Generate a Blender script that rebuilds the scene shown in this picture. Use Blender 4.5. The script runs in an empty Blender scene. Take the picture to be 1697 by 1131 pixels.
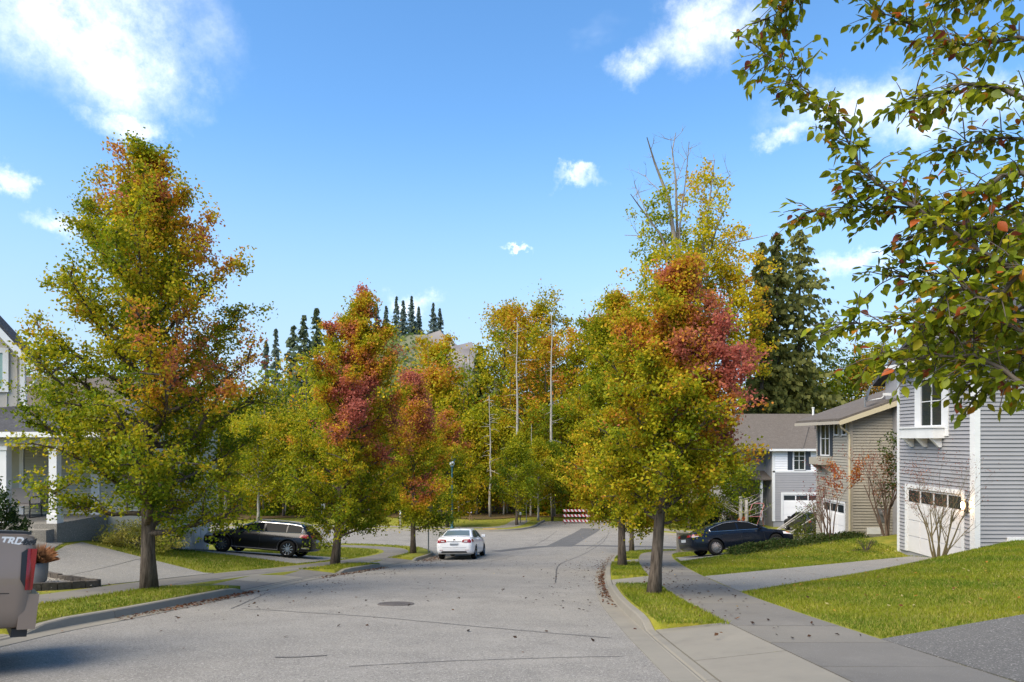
import bpy, bmesh, math, random
import numpy as np
from mathutils import Vector, Matrix
random.seed(5)
SC = bpy.context.scene
COL = SC.collection
R = math.radians

# ------------------------------------------------------------------ camera
cam = bpy.data.cameras.new('camera')
cam.sensor_width = 36.0
cam.lens = 25.46
cam.shift_x = -0.0068
cam.shift_y = 0.0958
cam.clip_start = 0.05
cam.clip_end = 3000
camo = bpy.data.objects.new('camera', cam)
COL.objects.link(camo)
camo.location = (0, 0, 0)
camo.rotation_euler = (R(90), 0, 0)
SC.camera = camo

# ------------------------------------------------------------------ light and sky
SUN_ELEV, SUN_AZ = 50.0, 227.0          # azimuth clockwise from +Y (the view direction)
sd = Vector((math.sin(R(SUN_AZ)) * math.cos(R(SUN_ELEV)), math.cos(R(SUN_AZ)) * math.cos(R(SUN_ELEV)), math.sin(R(SUN_ELEV))))
sl = bpy.data.lights.new('sun', 'SUN')
sl.energy = 3.1
sl.angle = R(58)
sl.color = (1.0, 0.89, 0.72)
so = bpy.data.objects.new('sun', sl)
COL.objects.link(so)
so.rotation_euler = (-sd).to_track_quat('-Z', 'Y').to_euler()

world = bpy.data.worlds.new('World')
SC.world = world
world.use_nodes = True
wn, wl = world.node_tree.nodes, world.node_tree.links
wn.clear()
def N(t, **k):
    n = wn.new(t)
    for a, b in k.items(): setattr(n, a, b)
    return n
wout = N('ShaderNodeOutputWorld'); wbg = N('ShaderNodeBackground')
wl.new(wbg.outputs[0], wout.inputs[0])
wbg.inputs[1].default_value = 0.12
sky = N('ShaderNodeTexSky', sky_type='NISHITA')
sky.sun_disc = False
sky.sun_elevation = R(SUN_ELEV)
sky.sun_rotation = R(SUN_AZ)
sky.altitude = 100
sky.air_density = 1.0
sky.dust_density = 0.25
sky.ozone_density = 1.3
hsv = N('ShaderNodeHueSaturation')
hsv.inputs['Saturation'].default_value = 1.22
hsv.inputs['Value'].default_value = 1.0
wl.new(sky.outputs[0], hsv.inputs['Color'])
tc = N('ShaderNodeTexCoord')
def noise(scale, detail, vec, rough=0.6):
    n = N('ShaderNodeTexNoise')
    n.inputs['Scale'].default_value = scale; n.inputs['Detail'].default_value = detail; n.inputs['Roughness'].default_value = rough
    wl.new(vec, n.inputs['Vector'])
    return n
def vmath(op, a, b=None, c=None):
    n = N('ShaderNodeVectorMath', operation=op)
    for i, v in enumerate((a, b, c)):
        if v is None: continue
        if isinstance(v, (tuple, list)): n.inputs[i].default_value = v
        else: wl.new(v, n.inputs[i])
    return n
def fmath(op, a, b=None, clamp=False):
    n = N('ShaderNodeMath', operation=op); n.use_clamp = clamp
    for i, v in enumerate((a, b)):
        if v is None: continue
        if isinstance(v, (int, float)): n.inputs[i].default_value = v
        else: wl.new(v, n.inputs[i])
    return n.outputs[0]
dirv = tc.outputs['Generated']
nz = noise(6.5, 8, dirv, 0.66)
wob = vmath('MULTIPLY_ADD', nz.outputs['Color'], (0.20, 0.20, 0.14), dirv)
wob = vmath('SUBTRACT', wob.outputs[0], (0.10, 0.10, 0.07)).outputs[0]
def px_dir(px, py):
    return Vector(((px - 860) / 1200.0, 1.0, (728 - py) / 1200.0)).normalized()
# cumulus patches: (where in the sky, half width, half height in radians)
CL = [((130, 20), .13, .075), ((225, 125), .065, .05), ((215, 200), .045, .018), ((1150, 70), .075, .035), ((1060, 110), .045, .02), ((1420, 170), .10, .035),
      ((1290, 235), .04, .016), ((1590, 190), .09, .03), ((968, 314), .040, .009), ((700, 481), .030, .016), ((93, 358), .034, .013), ((8, 290), .02, .018),
      ((1425, 437), .035, .013), ((1150, 15), .05, .03), ((845, 415), .02, .004)]
msk = None
for (p, rx, ry) in CL:
    d = px_dir(*p)
    v = vmath('SUBTRACT', wob, tuple(d))
    v = vmath('MULTIPLY', v.outputs[0], (1 / rx, 0.8 / rx, 1 / ry))
    l = vmath('LENGTH', v.outputs[0]).outputs['Value']
    m = N('ShaderNodeMapRange', interpolation_type='SMOOTHSTEP')
    m.inputs['From Min'].default_value = 1.30; m.inputs['From Max'].default_value = 0.0
    wl.new(l, m.inputs['Value'])
    msk = m.outputs[0] if msk is None else fmath('MAXIMUM', msk, m.outputs[0])
# the same kind of loose cloud all over the rest of the sky
sep = N('ShaderNodeSeparateXYZ'); wl.new(dirv, sep.inputs[0])
hz = fmath('ADD', fmath('MAXIMUM', sep.outputs['Z'], 0.0), 0.18)
comb = N('ShaderNodeCombineXYZ')
wl.new(fmath('DIVIDE', sep.outputs['X'], hz), comb.inputs[0]); wl.new(fmath('DIVIDE', sep.outputs['Y'], hz), comb.inputs[1])
gn = noise(1.1, 6, comb.outputs[0], 0.58)
gm = N('ShaderNodeMapRange', interpolation_type='SMOOTHSTEP')
gm.inputs['From Min'].default_value = 0.60; gm.inputs['From Max'].default_value = 0.78
wl.new(gn.outputs['Fac'], gm.inputs['Value'])
msk = fmath('MAXIMUM', msk, fmath('MULTIPLY', gm.outputs[0], 0.75))
wisp = noise(11.0, 9, dirv, 0.7)
wm = N('ShaderNodeMapRange'); wm.inputs['From Min'].default_value = 0.34; wm.inputs['From Max'].default_value = 0.60
wm.inputs['To Min'].default_value = 0.12
wl.new(wisp.outputs['Fac'], wm.inputs['Value'])
msk = fmath('MULTIPLY', fmath('MULTIPLY', msk, wm.outputs[0]), 0.86, True)
mx = N('ShaderNodeMix', data_type='RGBA')
wl.new(msk, mx.inputs['Factor'])
tint = N('ShaderNodeMix', data_type='RGBA', blend_type='MULTIPLY'); tint.inputs['Factor'].default_value = 1.0
wl.new(hsv.outputs[0], tint.inputs[6]); tint.inputs[7].default_value = (0.93, 0.99, 1.0, 1)
sz = N('ShaderNodeSeparateXYZ'); wl.new(tc.outputs['Generated'], sz.inputs[0])
hm = N('ShaderNodeMapRange', interpolation_type='SMOOTHSTEP'); hm.inputs['From Min'].default_value = 0.42; hm.inputs['From Max'].default_value = 0.02; hm.inputs['To Max'].default_value = 0.85
wl.new(sz.outputs['Z'], hm.inputs['Value'])
air = N('ShaderNodeMix', data_type='RGBA'); wl.new(hm.outputs[0], air.inputs['Factor']); wl.new(tint.outputs[2], air.inputs[6]); air.inputs[7].default_value = (1.85, 2.4, 3.5, 1)   # pale air near the horizon, all round
wl.new(air.outputs[2], mx.inputs[6])
mx.inputs[7].default_value = (5.9, 6.1, 6.5, 1)
wl.new(mx.outputs[2], wbg.inputs[0])

vs = SC.view_settings
vs.view_transform = 'Standard'; vs.look = 'None'; vs.gamma = 1.0; vs.exposure = 1.24
SC.cycles.max_bounces = 4; SC.cycles.diffuse_bounces = 2; SC.cycles.glossy_bounces = 2; SC.cycles.transmission_bounces = 3
SC.cycles.transparent_max_bounces = 8
SC.cycles.use_denoising = True

# ------------------------------------------------------------------ helpers
def tag(o, label=None, cat=None, group=None, kind=None):
    if label: o['label'] = label
    if cat: o['category'] = cat
    if group: o['group'] = group
    if kind: o['kind'] = kind
    return o
def empty(name, loc=(0, 0, 0), rz=0.0, rx=0.0, ry=0.0, parent=None):
    o = bpy.data.objects.new(name, None)
    o.empty_display_size = 0.2
    COL.objects.link(o)
    o.location = loc; o.rotation_euler = (rx, ry, rz); o.parent = parent
    return o
def mesh_obj(name, me, mat=None, parent=None, smooth=False):
    o = bpy.data.objects.new(name, me)
    COL.objects.link(o)
    if mat: me.materials.append(mat)
    if smooth: me.polygons.foreach_set('use_smooth', np.ones(len(me.polygons), dtype=bool))
    o.parent = parent
    return o
def np_mesh(name, V, F, cols=None):
    """V (n,3), F (m,k) with k = 3 or 4"""
    V = np.asarray(V, dtype=np.float32); F = np.asarray(F, dtype=np.int32)
    me = bpy.data.meshes.new(name)
    k = F.shape[1]
    me.vertices.add(len(V)); me.vertices.foreach_set('co', V.ravel())
    me.loops.add(F.size); me.loops.foreach_set('vertex_index', F.ravel())
    me.polygons.add(len(F)); me.polygons.foreach_set('loop_start', np.arange(0, F.size, k, dtype=np.int32))
    me.update(calc_edges=True)
    if cols is not None:
        a = me.color_attributes.new('Col', 'FLOAT_COLOR', 'POINT')
        c = np.ones((len(V), 4), dtype=np.float32); c[:, :3] = cols
        a.data.foreach_set('color', c.ravel())
    return me

class MB:
    """collects shapes; build() links them as one mesh object"""
    def __init__(s): s.v, s.f = [], []
    def add(s, vs, fs):
        n = len(s.v); s.v += [tuple(p) for p in vs]; s.f += [tuple(i + n for i in f) for f in fs]; return s
    def box(s, x0, x1, y0, y1, z0, z1):
        return s.add([(x0, y0, z0), (x1, y0, z0), (x1, y1, z0), (x0, y1, z0), (x0, y0, z1), (x1, y0, z1), (x1, y1, z1), (x0, y1, z1)],
                     [(0, 3, 2, 1), (4, 5, 6, 7), (0, 1, 5, 4), (1, 2, 6, 5), (2, 3, 7, 6), (3, 0, 4, 7)])
    def obox(s, o, u, v, n, u0, u1, v0, v1, n0, n1):
        o, u, v, n = Vector(o), Vector(u), Vector(v), Vector(n)
        P = [o + u * a + v * b + n * c for c in (n0, n1) for (a, b) in ((u0, v0), (u1, v0), (u1, v1), (u0, v1))]
        return s.add(P, [(0, 3, 2, 1), (4, 5, 6, 7), (0, 1, 5, 4), (1, 2, 6, 5), (2, 3, 7, 6), (3, 0, 4, 7)])
    def prism(s, pts, d):
        """polygon pts extruded by vector d"""
        n = len(pts); d = Vector(d)
        P = [Vector(p) for p in pts] + [Vector(p) + d for p in pts]
        F = [tuple(range(n - 1, -1, -1)), tuple(range(n, 2 * n))] + [(i, (i + 1) % n, n + (i + 1) % n, n + i) for i in range(n)]
        return s.add(P, F)
    def tube(s, pts, rad, sides=6, cap=True):
        pts = [Vector(p) for p in pts]
        if not isinstance(rad, (list, tuple)): rad = [rad] * len(pts)
        V, F = [], []
        ref = Vector((0.31, 0.17, 0.93)).normalized()
        for i, p in enumerate(pts):
            t = (pts[min(i + 1, len(pts) - 1)] - pts[max(i - 1, 0)])
            t = t.normalized() if t.length > 1e-9 else Vector((0, 0, 1))
            a = t.cross(ref)
            if a.length < 0.15: a = t.cross(Vector((1, 0, 0)))
            a.normalize(); b = t.cross(a)
            for k in range(sides):
                an = 2 * math.pi * k / sides
                V.append(p + (a * math.cos(an) + b * math.sin(an)) * rad[i])
        for i in range(len(pts) - 1):
            for k in range(sides):
                k2 = (k + 1) % sides
                F.append((i * sides + k, i * sides + k2, (i + 1) * sides + k2, (i + 1) * sides + k))
        if cap:
            F.append(tuple(range(sides - 1, -1, -1))); F.append(tuple((len(pts) - 1) * sides + k for k in range(sides)))
        return s.add(V, F)
    def lathe(s, prof, seg=20, axis='z', o=(0, 0, 0), cap=True):
        o = Vector(o); V, F = [], []
        for (r, h) in prof:
            for k in range(seg):
                a = 2 * math.pi * k / seg; c, q = r * math.cos(a), r * math.sin(a)
                V.append(o + Vector({'z': (c, q, h), 'y': (c, h, q), 'x': (h, c, q)}[axis]))
        for i in range(len(prof) - 1):
            for k in range(seg):
                k2 = (k + 1) % seg
                F.append((i * seg + k, i * seg + k2, (i + 1) * seg + k2, (i + 1) * seg + k))
        if cap: F.append(tuple(range(seg - 1, -1, -1))); F.append(tuple((len(prof) - 1) * seg + k for k in range(seg)))
        return s.add(V, F)
    def grid(s, P):
        """P[i][j] points"""
        ni, nj = len(P), len(P[0])
        V = [p for row in P for p in row]
        return s.add(V, [(i * nj + j, i * nj + j + 1, (i + 1) * nj + j + 1, (i + 1) * nj + j) for i in range(ni - 1) for j in range(nj - 1)])
    def build(s, name, mat, parent=None, smooth=False, kind=None, label=None, fix=True):
        me = bpy.data.meshes.new(name)
        me.from_pydata(s.v, [], s.f); me.update()
        if fix:
            bm = bmesh.new(); bm.from_mesh(me); bmesh.ops.recalc_face_normals(bm, faces=bm.faces); bm.to_mesh(me); bm.free()
        o = mesh_obj(name, me, mat, parent, smooth)
        if kind: o['kind'] = kind
        if label: o['label'] = label
        return o

# ------------------------------------------------------------------ materials
MATS = {}
def mat(name, col, rough=0.6, metal=0.0, var=0.0, vscale=8.0, bump=0.0, bscale=60.0, col2=None, spec=None, coat=0.0, detail=6, trans=None, stretch=None):
    if name in MATS: return MATS[name]
    m = bpy.data.materials.new(name); m.use_nodes = True
    n, l = m.node_tree.nodes, m.node_tree.links
    b = n['Principled BSDF']
    b.inputs['Base Color'].default_value = (*col, 1); b.inputs['Roughness'].default_value = rough; b.inputs['Metallic'].default_value = metal
    if spec is not None: b.inputs['Specular IOR Level'].default_value = spec
    if coat: b.inputs['Coat Weight'].default_value = coat; b.inputs['Coat Roughness'].default_value = 0.04
    if trans: b.inputs['Transmission Weight'].default_value = trans
    if var or bump or col2:
        t = n.new('ShaderNodeTexCoord'); vec = t.outputs['Object']
        if stretch:
            mp = n.new('ShaderNodeMapping'); mp.inputs['Scale'].default_value = stretch; l.new(vec, mp.inputs[0]); vec = mp.outputs[0]
    if var or col2:
        tx = n.new('ShaderNodeTexNoise'); tx.inputs['Scale'].default_value = vscale; tx.inputs['Detail'].default_value = detail; tx.inputs['Roughness'].default_value = 0.65
        l.new(vec, tx.inputs['Vector'])
        mr = n.new('ShaderNodeMapRange'); mr.inputs['From Min'].default_value = 0.3; mr.inputs['From Max'].default_value = 0.7
        l.new(tx.outputs['Fac'], mr.inputs['Value'])
        mi = n.new('ShaderNodeMix'); mi.data_type = 'RGBA'
        c2 = col2 if col2 else tuple(c * (1 - var) for c in col)
        c1 = col if col2 else tuple(min(1, c * (1 + var)) for c in col)
        mi.inputs[6].default_value = (*c1, 1); mi.inputs[7].default_value = (*c2, 1)
        l.new(mr.outputs[0], mi.inputs['Factor']); l.new(mi.outputs[2], b.inputs['Base Color'])
    if bump:
        t2 = n.new('ShaderNodeTexNoise'); t2.inputs['Scale'].default_value = bscale; t2.inputs['Detail'].default_value = 4
        l.new(vec, t2.inputs['Vector'])
        bp = n.new('ShaderNodeBump'); bp.inputs['Strength'].default_value = bump; bp.inputs['Distance'].default_value = 0.02
        l.new(t2.outputs['Fac'], bp.inputs['Height']); l.new(bp.outputs[0], b.inputs['Normal'])
    MATS[name] = m
    return m
def leaf_mat(name, trans=0.35, rough=0.5):
    if name in MATS: return MATS[name]
    m = bpy.data.materials.new(name); m.use_nodes = True
    n, l = m.node_tree.nodes, m.node_tree.links
    b = n['Principled BSDF']; out = n['Material Output']
    at = n.new('ShaderNodeAttribute'); at.attribute_name = 'Col'
    b.inputs['Roughness'].default_value = rough; b.inputs['Specular IOR Level'].default_value = 0.2
    tr = n.new('ShaderNodeBsdfTranslucent'); ms = n.new('ShaderNodeMixShader'); ms.inputs[0].default_value = trans
    l.new(at.outputs['Color'], b.inputs['Base Color']); l.new(at.outputs['Color'], tr.inputs['Color'])
    l.new(b.outputs[0], ms.inputs[1]); l.new(tr.outputs[0], ms.inputs[2]); l.new(ms.outputs[0], out.inputs['Surface'])
    MATS[name] = m
    return m
def ground_mat(name, cols, scales, rough=0.95, bump=0.4, bscale=40.0, speck=None):
    """cols = 3 colours mixed by two noises; speck = (colour, scale, threshold) fine bright or dark grains"""
    if name in MATS: return MATS[name]
    m = bpy.data.materials.new(name); m.use_nodes = True
    n, l = m.node_tree.nodes, m.node_tree.links
    b = n['Principled BSDF']; b.inputs['Roughness'].default_value = rough; b.inputs['Specular IOR Level'].default_value = 0.25
    t = n.new('ShaderNodeTexCoord'); vec = t.outputs['Object']
    def nz(s, d=5):
        x = n.new('ShaderNodeTexNoise'); x.inputs['Scale'].default_value = s; x.inputs['Detail'].default_value = d; x.inputs['Roughness'].default_value = 0.65
        l.new(vec, x.inputs['Vector']); r = n.new('ShaderNodeMapRange'); r.inputs['From Min'].default_value = 0.35; r.inputs['From Max'].default_value = 0.65
        l.new(x.outputs['Fac'], r.inputs['Value']); return r.outputs[0]
    def mix(f, a, c):
        x = n.new('ShaderNodeMix'); x.data_type = 'RGBA'
        for i, v in ((6, a), (7, c)):
            if isinstance(v, tuple): x.inputs[i].default_value = (*v, 1)
            else: l.new(v, x.inputs[i])
        l.new(f, x.inputs['Factor']); return x.outputs[2]
    c = mix(nz(scales[0]), cols[0], cols[1]); c = mix(nz(scales[1], 3), c, cols[2])
    for sp in (speck or []):
        x = n.new('ShaderNodeTexNoise'); x.inputs['Scale'].default_value = sp[1]; x.inputs['Detail'].default_value = 2
        l.new(vec, x.inputs['Vector']); r = n.new('ShaderNodeMapRange'); r.inputs['From Min'].default_value = sp[2]; r.inputs['From Max'].default_value = sp[2] + 0.06
        l.new(x.outputs['Fac'], r.inputs['Value']); c = mix(r.outputs[0], c, sp[0])
    l.new(c, b.inputs['Base Color'])
    x = n.new('ShaderNodeTexNoise'); x.inputs['Scale'].default_value = bscale; x.inputs['Detail'].default_value = 5; l.new(vec, x.inputs['Vector'])
    bp = n.new('ShaderNodeBump'); bp.inputs['Strength'].default_value = bump; bp.inputs['Distance'].default_value = 0.02
    l.new(x.outputs['Fac'], bp.inputs['Height']); l.new(bp.outputs[0], b.inputs['Normal'])
    MATS[name] = m
    return m
M_asph = ground_mat('asphalt', [(.212, .197, .170), (.252, .234, .203), (.182, .169, .148)], (0.22, 1.1), 0.9, 0.5, 120, [((.32, .30, .265), 34, .585), ((.13, .12, .108), 30, .60), ((.38, .365, .34), 90, .60), ((.08, .076, .072), 70, .64)])
M_conc = ground_mat('concrete', [(.235, .214, .172), (.18, .164, .135), (.21, .192, .156)], (0.9, 3.5), 0.9, 0.25, 90, [((.20, .19, .17), 60, .66)])
M_conc_dark = ground_mat('concrete_weathered', [(.177, .163, .141), (.127, .118, .104), (.152, .14, .121)], (0.8, 3.0), 0.9, 0.3, 90, [((.30, .29, .27), 80, .66)])
M_aggr = ground_mat('exposed_aggregate', [(.235, .222, .195), (.19, .18, .162), (.215, .202, .176)], (0.7, 3.0), 0.9, 0.6, 110, [((.40, .38, .34), 42, .60), ((.10, .095, .09), 38, .62)])
M_aggr_dark = ground_mat('exposed_aggregate_dark', [(.135, .128, .116), (.105, .10, .092), (.12, .114, .104)], (0.7, 3.0), 0.9, 0.6, 110, [((.33, .31, .28), 44, .61), ((.05, .048, .045), 40, .62)])
M_lawn = ground_mat('lawn', [(.19, .19, .016), (.27, .23, .03), (.135, .155, .012)], (0.5, 2.4), 0.95, 0.8, 50, [((.24, .21, .06), 14, .64)])
M_soil = ground_mat('forest_floor', [(.10, .065, .03), (.16, .085, .03), (.06, .055, .02)], (0.6, 3.0), 0.95, 0.8, 20)
M_leaf = leaf_mat('foliage', .52, .6)
M_grass = leaf_mat('grass_blades', 0.3, 0.6)
M_bark = mat('bark_grey_brown', (.105, .083, .064), 0.95, var=0.65, vscale=16, bump=1.0, bscale=34, stretch=(1, 1, .16), spec=.15)
M_barkd = mat('bark_dark', (.085, .068, .052), 0.9, var=0.4, vscale=6, bump=0.6, bscale=20, stretch=(1, 1, .3))
M_barkw = mat('bark_pale', (.31, .285, .245), 0.85, var=0.3, vscale=5, bump=0.3, bscale=20, stretch=(1, 1, .4))
M_white = mat('white_trim_paint', (.63, .63, .62), 0.5, var=0.06, vscale=2)
M_glass = mat('window_glass', (.02, .026, .03), 0.05, spec=0.4)
M_black = mat('black_plastic', (.015, .015, .016), 0.45)
M_rubber = mat('tyre_rubber', (.012, .012, .012), 0.9, spec=.15)
M_chrome = mat('chrome', (.75, .75, .76), 0.12, 1.0)
M_alloy = mat('alloy_rim', (.55, .55, .56), 0.25, 0.9)
M_red = mat('tail_lamp_red', (.24, .008, .014), 0.2, coat=0.3)
M_amber = mat('amber_lens', (.75, .16, .02), 0.2)
M_clear = mat('clear_lens', (.70, .70, .70), 0.1, spec=0.8)

# ------------------------------------------------------------------ terrain shape
_zs = [-40, -10, 0, 7, 10, 14.6, 20, 26, 30, 33.7, 37, 40, 47, 55, 63, 70, 100, 150, 260, 700]
_ds = [-2.5, .5, 1.5, 2.32, 2.67, 3.21, 3.84, 4.58, 5.07, 5.52, 5.86, 6.15, 6.65, 7.05, 7.4, 7.5, 7.3, 5.0, -2, -22]
_tz = np.arange(-40, 700, 0.5); _td = np.interp(_tz, _zs, _ds)
_k = np.ones(7) / 7.0
_td[5:-5] = np.convolve(_td, _k, 'same')[5:-5]
def smooth_line(pts, step=0.5):
    """Catmull-Rom through pts, resampled evenly"""
    P = np.array(pts, float); Q = np.vstack([2 * P[0] - P[1], P, 2 * P[-1] - P[-2]])
    out = []
    for i in range(1, len(Q) - 2):
        p0, p1, p2, p3 = Q[i - 1], Q[i], Q[i + 1], Q[i + 2]
        for t in np.linspace(0, 1, 24, endpoint=False):
            out.append(0.5 * ((2 * p1) + (-p0 + p2) * t + (2 * p0 - 5 * p1 + 4 * p2 - p3) * t * t + (-p0 + 3 * p1 - 3 * p2 + p3) * t ** 3))
    out.append(P[-1]); out = np.array(out)
    s = np.r_[0, np.cumsum(np.linalg.norm(np.diff(out, axis=0), axis=1))]
    q = np.arange(0, s[-1], step)
    return np.c_[np.interp(q, s, out[:, 0]), np.interp(q, s, out[:, 1])]
RN = smooth_line([(1.59, -12), (1.59, 0), (1.59, 7.5), (1.6, 11), (1.7, 15), (2.1, 20), (2.65, 24.7), (3.4, 30), (4.25, 35), (5.0, 38), (6.5, 40.3), (8.8, 41.2), (12, 40.7), (30, 37), (75, 28)])
LN = smooth_line([(-6.9, -12), (-6.9, 0), (-6.9, 9), (-6.88, 11), (-6.65, 12.7), (-6.45, 15), (-6.3, 16.7), (-6.0, 21.7), (-5.4, 25.4), (-4.8, 30), (-4.25, 35), (-4.3, 39), (-5.5, 42.5), (-8.5, 44.8), (-12, 45.8), (-30, 49.5), (-75, 58.5)])
LF = smooth_line([(-75, 70), (-30, 61.5), (-14, 58.5), (-6, 57), (-2.2, 56.6), (0.2, 58), (1.6, 61), (2.2, 64.5), (2.8, 67)])
RF = smooth_line([(8.6, 67), (7.8, 64), (7.5, 61.5), (8.3, 58.5), (10, 55), (11.8, 53), (16, 51.6), (30, 48.5), (75, 39)])
ROAD = np.vstack([RN, RF[::-1], LF[::-1], LN[::-1]])
_rn = RN[RN[:, 1] < 38]; _rn = _rn[:np.argmax(_rn[:, 1]) + 1]
_ln = LN[:np.argmax(LN[:, 1] > 39)]
def xr(y): return np.interp(y, _rn[:, 1], _rn[:, 0])
def xl(y): return np.interp(y, _ln[:, 1], _ln[:, 0])
def sstep(a, b, x):
    t = np.clip((x - a) / (b - a), 0, 1); return t * t * (3 - 2 * t)
def H(x, y):
    x = np.asarray(x, float); y = np.asarray(y, float)
    z = -np.interp(y, _tz, _td)
    kl = np.interp(y, [-10, 14, 16, 18, 19, 20.5, 22, 24, 26, 28, 31, 36, 40], [.02, .02, .025, .06, .09, .14, .20, .20, .15, .105, .085, .03, 0])
    z = z + kl * np.clip((xl(y) - 3.6) - x, 0, 6.3)
    # right: lawn stands above the driveway that cuts into it
    d = (15.9 + (x - 4.85) * 0.767 - y) * 0.79          # > 0 on the near lawn side of the driveway edge
    kn = 0.045 + 0.058 * sstep(-0.2, 1.5, d)
    kf = np.interp(y, [20, 24, 27, 29.5, 31.5, 33, 35, 37, 42, 60], [.045, .045, .08, .13, .10, .085, .07, .05, .02, .05])
    far = sstep(0.0, 1.0, (y - (20.4 + (x - 5.25) * 0.62)) / 1.5)
    k = kn * (1 - far) + kf * far
    z = z + k * np.clip(x - (xr(y) + 3.1), 0, 9.5)
    return z
def h1(x, y): return float(H(x, y))
def in_poly(P, x, y):
    c = np.zeros(x.shape, bool); n = len(P); j = n - 1
    for i in range(n):
        xi, yi = P[i]; xj, yj = P[j]
        if yi != yj: c ^= ((yi > y) != (yj > y)) & (x < (xj - xi) * (y - yi) / (yj - yi) + xi)
        j = i
    return c
def line_dist(L, x, y):
    d = np.full(x.shape, 1e9)
    for i in range(0, len(L) - 1):
        a, b = L[i], L[i + 1]; ab = b - a; t = np.clip(((x - a[0]) * ab[0] + (y - a[1]) * ab[1]) / (ab @ ab + 1e-12), 0, 1)
        d = np.minimum(d, np.hypot(x - a[0] - t * ab[0], y - a[1] - t * ab[1]))
    return d
RC = ROAD[::3]
def road_sd_exact(x, y):
    """> 0 inside the roads (distance to the kerb line)"""
    x = np.asarray(x, float); y = np.asarray(y, float)
    d = line_dist(np.vstack([RC, RC[:1]]), x, y)
    return np.where(in_poly(RC, x, y), d, -d)

_sx = np.arange(-84, 84.1, 0.5); _sy = np.arange(-16, 76.1, 0.5)
_SX, _SY = np.meshgrid(_sx, _sy)
_SG = road_sd_exact(_SX, _SY)
def road_sd(x, y):
    x = np.asarray(x, float); y = np.asarray(y, float)
    u = np.clip((x + 84) / 0.5, 0, len(_sx) - 1.001); v = np.clip((y + 16) / 0.5, 0, len(_sy) - 1.001)
    i = u.astype(int); j = v.astype(int); fu, fv = u - i, v - j
    return (_SG[j, i] * (1 - fu) + _SG[j, i + 1] * fu) * (1 - fv) + (_SG[j + 1, i] * (1 - fu) + _SG[j + 1, i + 1] * fu) * fv
# ================================================================== ground, roads, pavements
def axis(a, b, fine0, fine1, step, grow=1.18):
    v = list(np.arange(fine0, fine1 + 1e-6, step)); s = step
    x = v[-1]
    while x < b: s *= grow; x += s; v.append(x)
    s = step; x = v[0]; w = []
    while x > a: s *= grow; x -= s; w.append(x)
    return np.array(w[::-1] + v)
gx = axis(-700, 700, -30, 32, 0.6); gy = axis(-60, 900, -8, 70, 0.6)
GX, GY = np.meshgrid(gx, gy)
SD = np.full(GX.shape, -99.0); near = (np.abs(GX) < 80) & (GY < 75)
SD[near] = road_sd(GX[near], GY[near])
GZ = H(GX, GY) - np.where(SD > -1.2, 0.55, 0.0) - 0.004
GZ += np.where(GY > 75, 0.25 * np.sin(GX * .11 + 1.3) * np.sin(GY * .09), 0)
nx, ny = len(gx), len(gy)
idx = np.arange(nx * ny).reshape(ny, nx)
F = np.stack([idx[:-1, :-1], idx[:-1, 1:], idx[1:, 1:], idx[1:, :-1]], -1).reshape(-1, 4)
g = mesh_obj('ground', np_mesh('ground', np.c_[GX.ravel(), GY.ravel(), GZ.ravel()], F), M_lawn, None, True)
tag(g, kind='structure')
# woodland floor beyond the far verge
fx = np.arange(-110, 100, 2.0); fy = np.arange(66.5, 130, 2.0); FX, FY = np.meshgrid(fx, fy)
edge = 68.5 + 1.2 * np.sin(FX * .31) + 0.6 * np.sin(FX * .83 + 1) + np.where(FX > 9, -1.0, 0)
FY = np.maximum(FY, edge)
FZ = H(FX, FY) + 0.25 * np.sin(FX * .11 + 1.3) * np.sin(FY * .09) * (FY > 75) + 0.05
idx = np.arange(FX.size).reshape(FX.shape)
F = np.stack([idx[:-1, :-1], idx[:-1, 1:], idx[1:, 1:], idx[1:, :-1]], -1).reshape(-1, 4)
tag(mesh_obj('forest_floor', np_mesh('forest_floor', np.c_[FX.ravel(), FY.ravel(), FZ.ravel()], F), M_soil, None, True), kind='structure')

# asphalt sheet under all four arms of the junction
ax = np.arange(-78, 78, 0.5); ay = np.arange(-12, 70, 0.5); AX, AY = np.meshgrid(ax, ay)
ASD = road_sd(AX, AY); keep = ASD > -0.62
AZ = H(AX, AY) - 0.14
crown = np.clip(ASD, 0, 4) * 0.012
AZ = AZ + np.where(ASD > 0, crown, 0)
vid = -np.ones(AX.shape, int); vid[keep] = np.arange(keep.sum())
q = np.stack([vid[:-1, :-1], vid[:-1, 1:], vid[1:, 1:], vid[1:, :-1]], -1).reshape(-1, 4)
q = q[(q >= 0).all(1)]
road = mesh_obj('road', np_mesh('road', np.c_[AX[keep], AY[keep], AZ[keep]], q), M_asph, None, True)
tag(road, kind='structure')
def road_z(x, y):
    sdv = float(road_sd(np.array([x]), np.array([y]))[0])
    return h1(x, y) - 0.14 + (min(max(sdv, 0), 4) * 0.012 if sdv > 0 else 0)
# long joints and patched trenches in the asphalt
M_tar = mat('tar_seam', (.035, .034, .034), 0.75, var=.3, vscale=4)
M_patch = ground_mat('asphalt_patch', [(.105, .103, .10), (.125, .122, .118), (.09, .088, .086)], (0.5, 2.0), 0.9, 0.5, 120, [((.2, .2, .19), 90, .64)])
def road_strip(name, pts, w, mt, lift=0.006, jit=0.012, parent=road):
    P = smooth_line(pts, 0.3); d = np.gradient(P, axis=0); d /= np.linalg.norm(d, axis=1)[:, None]; n = np.c_[-d[:, 1], d[:, 0]]
    P = P + n * (np.random.default_rng(len(P)).normal(0, jit, len(P)))[:, None]
    b = MB(); rows = []
    for i in range(len(P)):
        a0 = P[i] - n[i] * w / 2; a1 = P[i] + n[i] * w / 2
        rows.append([(a0[0], a0[1], road_z(*a0) + lift), (a1[0], a1[1], road_z(*a1) + lift)])
    b.grid(rows); return b.build(name, mt, parent)
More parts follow.
